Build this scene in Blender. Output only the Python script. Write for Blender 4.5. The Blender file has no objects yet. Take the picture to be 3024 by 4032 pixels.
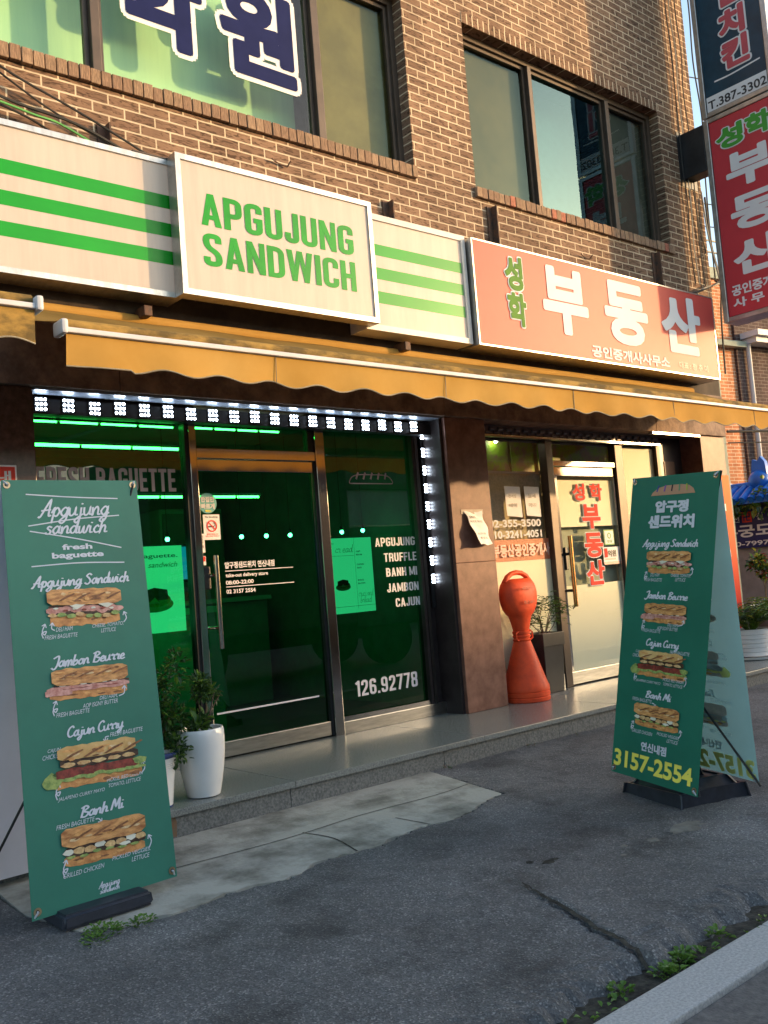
import bpy, bmesh, math, random
from mathutils import Vector, Matrix, noise
R = random.Random(7)
SC = bpy.context.scene
COL = SC.collection

# ------------------------------------------------------------------ camera
cam = bpy.data.cameras.new('camera')
cam.sensor_fit = 'VERTICAL'; cam.sensor_height = 24.0
cam.lens = 3700 / 4032 * 24.0
cam.clip_start = 0.05; cam.clip_end = 2000
camo = bpy.data.objects.new('camera', cam); COL.objects.link(camo)
_r = Vector((0.76237369, -0.6423214, -0.07880087)); _u = Vector((0.0127971, -0.10678091, 0.99420022)); _b = Vector((-0.64701051, -0.75896051, -0.07318711))
m = Matrix((( _r.x, _u.x, _b.x, 0.0), (_r.y, _u.y, _b.y, -5.05), (_r.z, _u.z, _b.z, 1.03), (0, 0, 0, 1)))
camo.matrix_world = m
SC.camera = camo
# ------------------------------------------------------------------ light
SUN_DIR = Vector((1.38, -1.0, 0.275)).normalized()       # towards the sun
w = bpy.data.worlds.new('World'); SC.world = w; w.use_nodes = True
_n = w.node_tree.nodes; _l = w.node_tree.links
sky = _n.new('ShaderNodeTexSky'); sky.sky_type = 'NISHITA'; sky.sun_disc = False
sky.sun_elevation = math.radians(9.2); sky.sun_rotation = math.radians(125.9)
sky.air_density = 1.0; sky.dust_density = 1.5; sky.ozone_density = 1.0
_l.new(sky.outputs[0], _n['Background'].inputs[0]); _n['Background'].inputs[1].default_value = 0.15
sl = bpy.data.lights.new('sun', 'SUN'); sl.energy = 2.0; sl.angle = math.radians(1.2); sl.color = (0.76, 0.47, 0.215)
so = bpy.data.objects.new('sun', sl); COL.objects.link(so)
so.rotation_euler = SUN_DIR.to_track_quat('Z', 'Y').to_euler()
vs = SC.view_settings; vs.view_transform = 'Standard'; vs.look = 'None'; vs.gamma = 1.0; vs.exposure = 1.85; vs.use_curve_mapping = False
SC.cycles.max_bounces = 10; SC.cycles.transparent_max_bounces = 16; SC.cycles.glossy_bounces = 5
SC.cycles.caustics_reflective = False; SC.cycles.caustics_refractive = False

# ------------------------------------------------------------------ materials
MATS = {}
def _new(name):
    mt = bpy.data.materials.new(name); mt.use_nodes = True
    nt = mt.node_tree
    return mt, nt.nodes, nt.links, nt.nodes['Principled BSDF']
def pm(name, col, rough=0.6, metal=0.0, var=0.18, scale=6.0, bump=0.0, bscale=60.0, col2=None, spec=0.4, detail=6.0, stretch=(1, 1, 1), lo=0.35, hi=0.65, trans=0.0, tgam=1.0):
    """principled material whose colour drifts between two tones with noise, with optional noise bump"""
    if name in MATS: return MATS[name]
    mt, n, l, p = _new(name)
    geo = n.new('ShaderNodeNewGeometry'); mp = n.new('ShaderNodeMapping'); mp.inputs['Scale'].default_value = stretch
    l.new(geo.outputs['Position'], mp.inputs['Vector'])
    nz = n.new('ShaderNodeTexNoise'); nz.inputs['Scale'].default_value = scale; nz.inputs['Detail'].default_value = detail; nz.inputs['Roughness'].default_value = 0.65
    l.new(mp.outputs[0], nz.inputs['Vector'])
    cr = n.new('ShaderNodeValToRGB')
    c2 = col2 if col2 else tuple(max(0, c * (1 - 2 * var)) for c in col)
    c1 = col if col2 else tuple(min(1, c * (1 + var)) for c in col)
    cr.color_ramp.elements[0].position = lo; cr.color_ramp.elements[1].position = hi
    cr.color_ramp.elements[0].color = (*c2, 1); cr.color_ramp.elements[1].color = (*c1, 1)
    l.new(nz.outputs['Fac'], cr.inputs[0]); l.new(cr.outputs[0], p.inputs['Base Color'])
    p.inputs['Roughness'].default_value = rough; p.inputs['Metallic'].default_value = metal; p.inputs['Specular IOR Level'].default_value = spec
    if bump:
        n2 = n.new('ShaderNodeTexNoise'); n2.inputs['Scale'].default_value = bscale; n2.inputs['Detail'].default_value = 4
        l.new(mp.outputs[0], n2.inputs['Vector'])
        b = n.new('ShaderNodeBump'); b.inputs['Strength'].default_value = bump; b.inputs['Distance'].default_value = 0.01
        l.new(n2.outputs['Fac'], b.inputs['Height']); l.new(b.outputs[0], p.inputs['Normal'])
    if trans:
        tr = n.new('ShaderNodeBsdfTranslucent'); gm_ = n.new('ShaderNodeGamma'); gm_.inputs['Gamma'].default_value = tgam; l.new(cr.outputs[0], gm_.inputs['Color']); l.new(gm_.outputs[0], tr.inputs['Color'])
        mx = n.new('ShaderNodeMixShader'); mx.inputs[0].default_value = trans
        l.new(p.outputs[0], mx.inputs[1]); l.new(tr.outputs[0], mx.inputs[2])
        l.new(mx.outputs[0], n['Material Output'].inputs['Surface'])
    MATS[name] = mt
    return mt
def emit(name, col, strength):
    if name in MATS: return MATS[name]
    mt, n, l, p = _new(name)
    p.inputs['Base Color'].default_value = (*col, 1); p.inputs['Emission Color'].default_value = (*col, 1); p.inputs['Emission Strength'].default_value = strength
    MATS[name] = mt; return mt
def glass(name, tint, ior=1.5, rough=0.0, wav=0.0, refl=1.0):
    """thin pane: tinted straight-through light plus fresnel reflection"""
    if name in MATS: return MATS[name]
    mt, n, l, p = _new(name); n.remove(p)
    t = n.new('ShaderNodeBsdfTransparent'); t.inputs[0].default_value = (*tint, 1)
    g = n.new('ShaderNodeBsdfGlossy'); g.inputs['Roughness'].default_value = rough; g.inputs['Color'].default_value = (refl, refl, refl, 1) if refl == 1.0 else (refl * .64, refl, refl * 1.06, 1)
    f = n.new('ShaderNodeFresnel'); bf = n.new('ShaderNodeNewGeometry'); mi = n.new('ShaderNodeMath'); mi.operation = 'MULTIPLY_ADD'   # same reflectance from both sides of a thin pane
    mi.inputs[1].default_value = 1 / ior - ior; mi.inputs[2].default_value = ior
    l.new(bf.outputs['Backfacing'], mi.inputs[0]); l.new(mi.outputs[0], f.inputs['IOR'])
    mx = n.new('ShaderNodeMixShader')
    l.new(f.outputs[0], mx.inputs[0]); l.new(t.outputs[0], mx.inputs[1]); l.new(g.outputs[0], mx.inputs[2])
    if wav:
        geo = n.new('ShaderNodeNewGeometry'); nz = n.new('ShaderNodeTexNoise'); nz.inputs['Scale'].default_value = 3.0; nz.inputs['Detail'].default_value = 1
        b = n.new('ShaderNodeBump'); b.inputs['Strength'].default_value = wav; b.inputs['Distance'].default_value = 0.01
        l.new(geo.outputs['Position'], nz.inputs['Vector']); l.new(nz.outputs['Fac'], b.inputs['Height']); l.new(b.outputs[0], g.inputs['Normal'])
    l.new(mx.outputs[0], n['Material Output'].inputs['Surface'])
    MATS[name] = mt; return mt
def brickmat(name, c1, c2, mortar, bw=0.2, bh=0.067, offset=0.5, axes='XZ', msize=0.012, bump=0.6, shift=(0, 0), streak=True):
    if name in MATS: return MATS[name]
    mt, n, l, p = _new(name)
    geo = n.new('ShaderNodeNewGeometry'); sp = n.new('ShaderNodeSeparateXYZ'); cb = n.new('ShaderNodeCombineXYZ')
    l.new(geo.outputs['Position'], sp.inputs[0])
    src = {'X': 'X', 'Y': 'Y', 'Z': 'Z'}
    a0 = n.new('ShaderNodeMath'); a0.inputs[1].default_value = shift[0]; a1 = n.new('ShaderNodeMath'); a1.inputs[1].default_value = shift[1]
    l.new(sp.outputs[axes[0]], a0.inputs[0]); l.new(sp.outputs[axes[1]], a1.inputs[0]); l.new(a0.outputs[0], cb.inputs[0]); l.new(a1.outputs[0], cb.inputs[1])
    # slightly wobbly joints
    wn = n.new('ShaderNodeTexNoise'); wn.inputs['Scale'].default_value = 14; wn.inputs['Detail'].default_value = 2
    l.new(geo.outputs['Position'], wn.inputs['Vector'])
    vm = n.new('ShaderNodeVectorMath'); vm.operation = 'MULTIPLY_ADD'; vm.inputs[1].default_value = (0.006, 0.006, 0)
    l.new(wn.outputs['Color'], vm.inputs[0]); l.new(cb.outputs[0], vm.inputs[2])
    bt = n.new('ShaderNodeTexBrick'); bt.offset = offset; bt.inputs['Scale'].default_value = 1.0
    bt.inputs['Brick Width'].default_value = bw; bt.inputs['Row Height'].default_value = bh; bt.inputs['Mortar Size'].default_value = msize / 2 * 1.0
    bt.inputs['Mortar Smooth'].default_value = 0.15; bt.inputs['Bias'].default_value = 0.0
    bt.inputs['Color1'].default_value = (*c1, 1); bt.inputs['Color2'].default_value = (*c2, 1); bt.inputs['Mortar'].default_value = (*mortar, 1)
    l.new(vm.outputs[0], bt.inputs['Vector'])
    # tooled wavy grooves in the bricks
    gm = n.new('ShaderNodeMapping'); gm.inputs['Scale'].default_value = (14, 14, 60) if axes[1] == 'Z' else (60, 14, 14)
    l.new(geo.outputs['Position'], gm.inputs['Vector'])
    gn = n.new('ShaderNodeTexNoise'); gn.inputs['Scale'].default_value = 1.0; gn.inputs['Detail'].default_value = 3; gn.inputs['Distortion'].default_value = 1.2
    l.new(gm.outputs[0], gn.inputs['Vector'])
    gr = n.new('ShaderNodeValToRGB'); gr.color_ramp.elements[0].position = 0.36; gr.color_ramp.elements[1].position = 0.5
    gr.color_ramp.elements[0].color = (0.36, 0.34, 0.33, 1) if streak else (0.8, 0.8, 0.8, 1); gr.color_ramp.elements[1].color = (1, 1, 1, 1)
    l.new(gn.outputs['Fac'], gr.inputs[0])
    big = n.new('ShaderNodeTexNoise'); big.inputs['Scale'].default_value = 1.3; big.inputs['Detail'].default_value = 6
    bmp = n.new('ShaderNodeMapping'); bmp.inputs['Scale'].default_value = (2.4, 2.4, .55); l.new(geo.outputs['Position'], bmp.inputs['Vector']); l.new(bmp.outputs[0], big.inputs['Vector'])
    br = n.new('ShaderNodeMapRange'); br.inputs[1].default_value = 0.3; br.inputs[2].default_value = 0.7; br.inputs[3].default_value = 0.62; br.inputs[4].default_value = 1.15
    l.new(big.outputs['Fac'], br.inputs[0])
    inv = n.new('ShaderNodeMix'); inv.data_type = 'RGBA'
    l.new(bt.outputs['Fac'], inv.inputs[0]); l.new(gr.outputs[0], inv.inputs[6]); inv.inputs[7].default_value = (1, 1, 1, 1)
    m1 = n.new('ShaderNodeMix'); m1.data_type = 'RGBA'; m1.blend_type = 'MULTIPLY'; m1.inputs[0].default_value = 1
    l.new(bt.outputs['Color'], m1.inputs[6]); l.new(inv.outputs[2], m1.inputs[7])
    m2 = n.new('ShaderNodeMix'); m2.data_type = 'RGBA'; m2.blend_type = 'MULTIPLY'; m2.inputs[0].default_value = 1
    l.new(m1.outputs[2], m2.inputs[6]); l.new(br.outputs[0], m2.inputs[7])
    l.new(m2.outputs[2], p.inputs['Base Color']); p.inputs['Roughness'].default_value = 0.85; p.inputs['Specular IOR Level'].default_value = 0.2
    h = n.new('ShaderNodeMath'); h.operation = 'MULTIPLY_ADD'; h.inputs[1].default_value = -1.0
    l.new(bt.outputs['Fac'], h.inputs[0]); l.new(gn.outputs['Fac'], h.inputs[2])
    b = n.new('ShaderNodeBump'); b.inputs['Strength'].default_value = bump; b.inputs['Distance'].default_value = 0.006
    l.new(h.outputs[0], b.inputs['Height']); l.new(b.outputs[0], p.inputs['Normal'])
    MATS[name] = mt; return mt
def asphaltmat():
    mt, n, l, p = _new('asphalt')
    geo = n.new('ShaderNodeNewGeometry')
    def nz(sc, det, rough=0.6):
        t = n.new('ShaderNodeTexNoise'); t.inputs['Scale'].default_value = sc; t.inputs['Detail'].default_value = det; t.inputs['Roughness'].default_value = rough
        l.new(geo.outputs['Position'], t.inputs['Vector']); return t
    a = nz(1.4, 9, .7); a2 = nz(90, 3)
    r1 = n.new('ShaderNodeValToRGB'); r1.color_ramp.elements[0].position = 0.32; r1.color_ramp.elements[1].position = 0.68
    r1.color_ramp.elements[0].color = (0.07, 0.069, 0.07, 1); r1.color_ramp.elements[1].color = (0.175, 0.172, 0.172, 1)
    l.new(a.outputs['Fac'], r1.inputs[0])
    v = n.new('ShaderNodeTexVoronoi'); v.inputs['Scale'].default_value = 170; l.new(geo.outputs['Position'], v.inputs['Vector'])
    r2 = n.new('ShaderNodeValToRGB'); r2.color_ramp.interpolation = 'LINEAR'
    r2.color_ramp.elements[0].position = 0.0; r2.color_ramp.elements[0].color = (0.6, 0.6, 0.6, 1)
    e = r2.color_ramp.elements[1]; e.position = 1.0; e.color = (2.3, 2.25, 2.15, 1)
    e2 = r2.color_ramp.elements.new(0.86); e2.color = (1.15, 1.15, 1.15, 1)
    e3 = r2.color_ramp.elements.new(0.35); e3.color = (0.8, 0.8, 0.8, 1)
    sx = n.new('ShaderNodeSeparateColor'); l.new(v.outputs['Color'], sx.inputs[0]); l.new(sx.outputs[0], r2.inputs[0])
    mx = n.new('ShaderNodeMix'); mx.data_type = 'RGBA'; mx.blend_type = 'MULTIPLY'; mx.inputs[0].default_value = 1
    l.new(r1.outputs[0], mx.inputs[6]); l.new(r2.outputs[0], mx.inputs[7])
    tn = nz(2.6, 7, .6); rt = n.new('ShaderNodeValToRGB'); rt.color_ramp.elements[0].position = .52; rt.color_ramp.elements[1].position = .66
    rt.color_ramp.elements[0].color = (1, 1, 1, 1); rt.color_ramp.elements[1].color = (.55, .55, .55, 1); l.new(tn.outputs['Fac'], rt.inputs[0])
    m3 = n.new('ShaderNodeMix'); m3.data_type = 'RGBA'; m3.blend_type = 'MULTIPLY'; m3.inputs[0].default_value = 1; l.new(mx.outputs[2], m3.inputs[6]); l.new(rt.outputs[0], m3.inputs[7])
    l.new(m3.outputs[2], p.inputs['Base Color']); p.inputs['Roughness'].default_value = 0.72; p.inputs['Specular IOR Level'].default_value = 0.45
    add = n.new('ShaderNodeMath'); l.new(v.outputs['Distance'], add.inputs[0]); l.new(a2.outputs['Fac'], add.inputs[1])
    b = n.new('ShaderNodeBump'); b.inputs['Strength'].default_value = 0.7; b.inputs['Distance'].default_value = 0.004
    l.new(add.outputs[0], b.inputs['Height']); l.new(b.outputs[0], p.inputs['Normal'])
    MATS['asphalt'] = mt; return mt

asphalt = asphaltmat()
brick = brickmat('brown brick', (0.275, 0.17, 0.112), (0.195, 0.117, 0.078), (0.64, 0.52, 0.37), msize=.011, shift=(0.093, 0.034))
soldier = brickmat('soldier brick', (0.38, 0.24, 0.15), (0.3, 0.18, 0.12), (0.3, 0.23, 0.16), bw=0.067, bh=0.4, offset=0.0, shift=(0, 0.05))
soldier_l = brickmat('lintel soldier brick', (0.25, 0.15, 0.095), (0.18, 0.105, 0.068), (0.7, 0.58, 0.42), bw=0.067, bh=0.4, offset=0.0, shift=(0, 0.05))
redbrick = brickmat('red brick', (0.66, 0.27, 0.13), (0.54, 0.20, 0.09), (0.8, 0.68, 0.5), axes='XZ', bw=0.25, bh=0.072, bump=0.3, streak=False)
shade_brick = brickmat('shade toned brick', (0.10, 0.06, 0.055), (0.075, 0.048, 0.045), (0.20, 0.165, 0.15), axes='XZ', bw=0.22, bh=0.075, bump=0.3, streak=False)  # low brick tones carry the shadow on the far house wall
granite_red = pm('polished red granite', (0.26, 0.135, 0.10), rough=0.45, spec=.2, col2=(0.13, 0.06, 0.045), scale=9, bump=0.08, bscale=120, lo=0.3, hi=0.7)
granite_lintel = pm('rough lintel granite', (0.30, 0.20, 0.14), rough=0.8, col2=(0.12, 0.075, 0.055), scale=7, bump=0.9, bscale=14)
granite_dark = pm('dark polished granite', (0.075, 0.04, 0.035), rough=0.25, var=0.3, scale=20)
granite_grey = pm('grey step granite', (0.27, 0.28, 0.265), rough=0.24, col2=(0.13, 0.14, 0.135), scale=130, detail=3, bump=0.05, bscale=9, spec=0.5)
granite_rough = pm('riser granite', (0.20, 0.205, 0.20), rough=0.8, col2=(0.09, 0.095, 0.095), scale=80, detail=4, bump=0.3, bscale=60)
kerb_m = pm('kerb granite', (0.52, 0.50, 0.48), rough=0.75, col2=(0.32, 0.31, 0.30), scale=110, detail=4, bump=0.3, bscale=90)
concrete = pm('old concrete', (0.42, 0.395, 0.34), rough=0.9, col2=(0.17, 0.16, 0.13), scale=3.2, detail=9, bump=0.4, bscale=50, lo=0.36, hi=0.56)
soil = pm('dark soil', (0.05, 0.045, 0.035), rough=0.95, var=0.4, scale=30, bump=0.8, bscale=40)
steel = pm('mirror stainless steel', (0.52, 0.49, 0.47), rough=0.1, metal=1.0, var=0.05, scale=2.5, bump=0.02, bscale=3)
steel_b = pm('brushed stainless steel', (0.55, 0.53, 0.50), rough=0.28, metal=1.0, var=0.12, scale=5, stretch=(1, 1, 8))
alu = pm('aluminium sign frame', (0.50, 0.48, 0.45), rough=0.35, metal=0.85, var=0.12, scale=9, stretch=(3, 1, 1))
alu_dark = pm('dark bronze aluminium', (0.085, 0.062, 0.048), rough=0.45, metal=0.3, var=0.1)
black_m = pm('black painted metal', (0.02, 0.02, 0.022), rough=0.4, var=0.2)
rusty = pm('dark rusty steel', (0.05, 0.035, 0.03), rough=0.7, col2=(0.14, 0.06, 0.03), scale=25)
cable_m = pm('black cable', (0.025, 0.023, 0.022), rough=0.6, var=0.2)
cable_g = pm('green cable', (0.12, 0.42, 0.10), rough=0.5, var=0.1)
cable_w = pm('pale cable', (0.35, 0.33, 0.28), rough=0.6, var=0.2)
awn = pm('mustard awning cloth', (0.74, 0.445, 0.13), rough=0.85, bump=.12, bscale=5, col2=(0.64, 0.36, 0.085), scale=1.6, detail=9, trans=0.4, spec=.1, tgam=1.7)
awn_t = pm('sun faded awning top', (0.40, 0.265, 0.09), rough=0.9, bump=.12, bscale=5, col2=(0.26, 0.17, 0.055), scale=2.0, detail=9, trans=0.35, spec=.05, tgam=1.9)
awn_d = pm('mouldy awning cloth', (0.5, 0.31, 0.08), rough=0.9, col2=(0.16, 0.11, 0.04), scale=5, stretch=(1, 2, 2), trans=0.3, lo=0.4, hi=0.6)
awn_e = pm('awning edging', (0.30, 0.27, 0.2), rough=0.8, var=0.2)
white_pl = pm('white plastic bar', (0.58, 0.58, 0.60), rough=0.45, spec=.2, var=0.03)
sign_w = pm('cream sign sheet', (0.45, 0.385, 0.325), rough=0.4, spec=.25, var=0.05, scale=3, detail=8, stretch=(5, 1, .5))
sign_w.node_tree.nodes['Principled BSDF'].inputs['Emission Color'].default_value = (1, .80, .66, 1); sign_w.node_tree.nodes['Principled BSDF'].inputs['Emission Strength'].default_value = .035   # backlit box
sign_g = pm('green sign vinyl', (0.006, 0.29, 0.014), rough=0.3, spec=.25, var=0.06, scale=2)
sign_g2 = pm('letter green vinyl', (0.006, 0.27, 0.018), rough=0.35, spec=.2, var=0.08, scale=4)
sign_r = pm('red flex sign', (0.58, 0.078, 0.062), rough=0.5, spec=.28, var=0.05, scale=2)
sign_r2 = pm('crimson flex sign', (0.55, 0.045, 0.06), rough=0.4, var=0.05, scale=2)
let_w = pm('white vinyl letters', (0.72, 0.72, 0.74), rough=0.65, spec=.1, var=0.02)
let_pale = pm('faded vinyl letters', (0.66, 0.42, 0.36), rough=0.5, var=0.1)
let_g = pm('olive green letters', (0.10, 0.23, 0.04), rough=0.6, spec=.08, var=0.05)
let_g3 = pm('bright green letters', (0.06, 0.33, 0.04), rough=0.45, var=0.05)
let_navy = pm('navy vinyl letters', (0.014, 0.02, 0.085), rough=0.6, spec=.05, var=0.05)
let_red = pm('red vinyl letters', (0.72, 0.07, 0.05), rough=0.65, spec=.08, var=0.05)
let_black = pm('black print', (0.03, 0.03, 0.035), rough=0.5, var=0.05)
sign_teal = pm('dark teal sign sheet', (0.012, 0.05, 0.085), rough=0.25, var=0.1)
ban = pm('green banner cloth', (0.030, 0.185, 0.125), rough=0.5, var=0.07, scale=2.5, bump=0.05, bscale=500)
ban2 = pm('green banner cloth backlit', (0.032, 0.245, 0.16), rough=0.5, var=0.06, scale=2.0, trans=0.35)
ban_back = pm('pale banner reverse', (0.24, 0.44, 0.48), rough=0.6, var=0.05, scale=2, trans=0.45)
ban_white = pm('lilac white banner reverse', (0.78, 0.75, 0.83), rough=0.6, var=0.04, scale=2)
ban_yel = pm('yellow print', (0.95, 0.84, 0.13), rough=0.5, var=0.05)
base_pl = pm('dark plastic base', (0.028, 0.032, 0.045), rough=0.42, var=0.15, scale=20)
ring_m = pm('brass eyelet', (0.40, 0.30, 0.18), rough=0.3, metal=0.9, var=0.1)
orange_pl = pm('orange plastic', (0.82, 0.095, 0.028), rough=0.5, spec=.18, col2=(0.58, 0.065, 0.025), scale=7, bump=.08, bscale=40)
orange_d = pm('faded embossed orange', (0.45, 0.06, 0.025), rough=0.5, var=0.1)
pot_w = pm('white glazed ceramic', (0.80, 0.79, 0.78), rough=0.12, var=0.02, spec=0.5)
pot_rim = pm('blue glaze line', (0.06, 0.09, 0.25), rough=0.2, var=0.1)
pot_b = pm('charcoal planter', (0.022, 0.023, 0.026), rough=0.4, var=0.15)
pot_br = pm('taupe pot', (0.24, 0.18, 0.16), rough=0.4, var=0.1)
leaf_d = pm('dark green leaf', (0.055, 0.125, 0.03), rough=0.35, col2=(0.02, 0.05, 0.015), scale=18, trans=0.2)
leaf_l = pm('light green leaf', (0.16, 0.29, 0.04), rough=0.4, col2=(0.07, 0.15, 0.025), scale=20, trans=0.3)
leaf_y = pm('yellow green leaf', (0.30, 0.34, 0.05), rough=0.45, var=0.3, scale=20, trans=0.3)
leaf_r = pm('red leaf', (0.35, 0.05, 0.03), rough=0.45, var=0.3, scale=20, trans=0.2)
weed_g = pm('weed green leaf', (0.17, 0.30, 0.05), rough=0.5, col2=(0.07, 0.15, 0.025), scale=25, trans=0.3)
stem_m = pm('grey brown stem', (0.16, 0.11, 0.075), rough=0.8, var=0.25, scale=30)
paper_m = pm('white paper', (0.80, 0.79, 0.80), rough=0.7, var=0.03, scale=5)
tape_blk = pm('black backing board', (0.02, 0.02, 0.025), rough=0.6, var=0.1)
wall_grey = pm('grey rendered wall', (0.30, 0.27, 0.26), rough=0.9, col2=(0.20, 0.18, 0.175), scale=2.5, bump=0.2)
sign_navy = pm('navy sign board', (0.012, 0.018, 0.12), rough=0.4, var=0.1)
tile_blue = pm('blue glazed roof tile', (0.02, 0.16, 0.62), rough=0.35, var=0.12, scale=5)
sage = pm('sage stone cornice', (0.30, 0.34, 0.28), rough=0.8, var=0.1)
in_dark = pm('dark interior wall', (0.26, 0.27, 0.26), rough=0.7, var=0.1)
in_white = pm('interior plaster', (0.55, 0.55, 0.53), rough=0.8, var=0.05)
in_beige = pm('beige office wall', (0.72, 0.64, 0.46), rough=0.8, var=0.08)
in_brown = pm('brown office panel', (0.16, 0.085, 0.05), rough=0.5, var=0.15)
blind_g = pm('pale green blind', (0.52, 0.72, 0.42), rough=0.8, col2=(0.43, 0.64, 0.38), scale=2, stretch=(4, 1, 0.3))
blind_o = pm('olive screen', (0.20, 0.165, 0.065), rough=0.7, var=0.12, scale=3)
screen_m = pm('insect screen', (0.125, 0.11, 0.062), rough=0.8, col2=(0.075, 0.075, 0.05), scale=1.5)
frost = pm('frosted film', (0.97, 0.93, 0.72), rough=0.55, var=0.02, scale=1.2, trans=0.12)
film_o = pm('salmon film band', (0.85, 0.30, 0.16), rough=0.5, var=0.04, trans=0.3)
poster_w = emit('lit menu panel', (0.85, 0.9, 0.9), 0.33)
poster_ink = pm('poster ink', (0.10, 0.13, 0.11), rough=0.6, var=0.1)
poster_ink2 = pm('poster pale ink', (0.40, 0.52, 0.42), rough=0.6, var=0.1)
foliage_ad = pm('leafy green poster', (0.25, 0.45, 0.03), rough=0.6, col2=(0.30, 0.22, 0.14), scale=6, lo=0.42, hi=0.55)
sticker_teal = pm('teal sticker', (0.12, 0.42, 0.42), rough=0.5, var=0.04)
copper = pm('copper tinted steel', (0.70, 0.38, 0.14), rough=0.25, metal=1.0, var=0.08)
shut_m = pm('grey shutter slat', (0.17, 0.15, 0.155), rough=0.4, metal=0.3, var=0.1)
panel_dark = pm('dark bronze panel', (0.045, 0.035, 0.035), rough=0.35, metal=0.2, var=0.15)
house_far = pm('opposite house render', (0.20, 0.18, 0.16), rough=0.9, var=0.2, scale=0.5)
truck_m = pm('dark truck paint', (0.05, 0.055, 0.06), rough=0.5, var=0.1)
tape_white = pm('white clip', (0.8, 0.8, 0.8), rough=0.5, var=0.02)
orange_bd = None
led_e = emit('white led', (0.72, 0.86, 1.0), 13.0)
tube_e = emit('light tube', (1.0, 1.0, 0.35), 6.0)
down_e = emit('downlight', (1.0, 0.95, 0.85), 14.0)
led_blue = pm('led housing', (0.20, 0.23, 0.28), rough=0.35, metal=0.3, var=0.1)
g_green = glass('green film glass', (0.016, 0.40, 0.13), ior=1.52, wav=0.02)
g_clear = glass('clear glass', (0.95, 0.96, 0.92), ior=1.5, wav=0.05)
g_win = glass('window glass', (0.80, 0.92, 0.86), ior=1.45, wav=0.04)
g_dull = glass('dull window glass', (0.78, 0.82, 0.74), ior=1.35, wav=0.04, refl=0.66)
g_sky = glass('reflective window glass', (0.45, 0.62, 0.58), ior=2.2, wav=0.05, refl=0.6)
bread_t = pm('baguette crust print', (0.80, 0.40, 0.14), rough=0.5, col2=(0.36, 0.125, 0.04), scale=38, stretch=(0.5, 0.5, 1.6), lo=0.33, hi=0.6)
bread_b = pm('bread base print', (0.74, 0.34, 0.11), rough=0.5, col2=(0.42, 0.15, 0.045), scale=30, lo=0.3, hi=0.6)
ham_p = pm('ham print', (0.78, 0.42, 0.35), rough=0.5, col2=(0.48, 0.17, 0.13), scale=45)
let_p = pm('lettuce print', (0.44, 0.50, 0.14), rough=0.5, col2=(0.14, 0.24, 0.06), scale=50)
che_p = pm('cheese print', (0.78, 0.74, 0.60), rough=0.5, var=0.05)
tom_p = pm('tomato print', (0.28, 0.045, 0.03), rough=0.5, var=0.3, scale=40)
drk_p = pm('grill print', (0.07, 0.035, 0.02), rough=0.5, var=0.3, scale=40)
chi_p = pm('chicken print', (0.82, 0.58, 0.27), rough=0.5, col2=(0.50, 0.24, 0.09), scale=50)
gold_p = pm('golden crust print', (0.86, 0.46, 0.16), rough=.5, col2=(0.58, 0.24, 0.07), scale=60)
crust_p = pm('dark crust print', (0.36, 0.15, 0.06), rough=.5, col2=(0.16, 0.06, 0.02), scale=60)
pale_p = pm('pale crumb print', (0.86, 0.64, 0.36), rough=.5, col2=(0.7, 0.44, 0.2), scale=60)
fade_b = pm('faded bread print', (0.50, 0.42, 0.38), rough=0.6, var=0.1, scale=30, trans=0.45)
fade_d = pm('faded dark print', (0.40, 0.44, 0.45), rough=0.6, var=0.1, trans=0.45)
fade_w = pm('faded white print', (0.52, 0.68, 0.70), rough=0.6, var=0.03, trans=0.45)
fade_y = pm('faded yellow print', (0.80, 0.80, 0.28), rough=0.6, var=0.03, trans=0.45)

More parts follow.
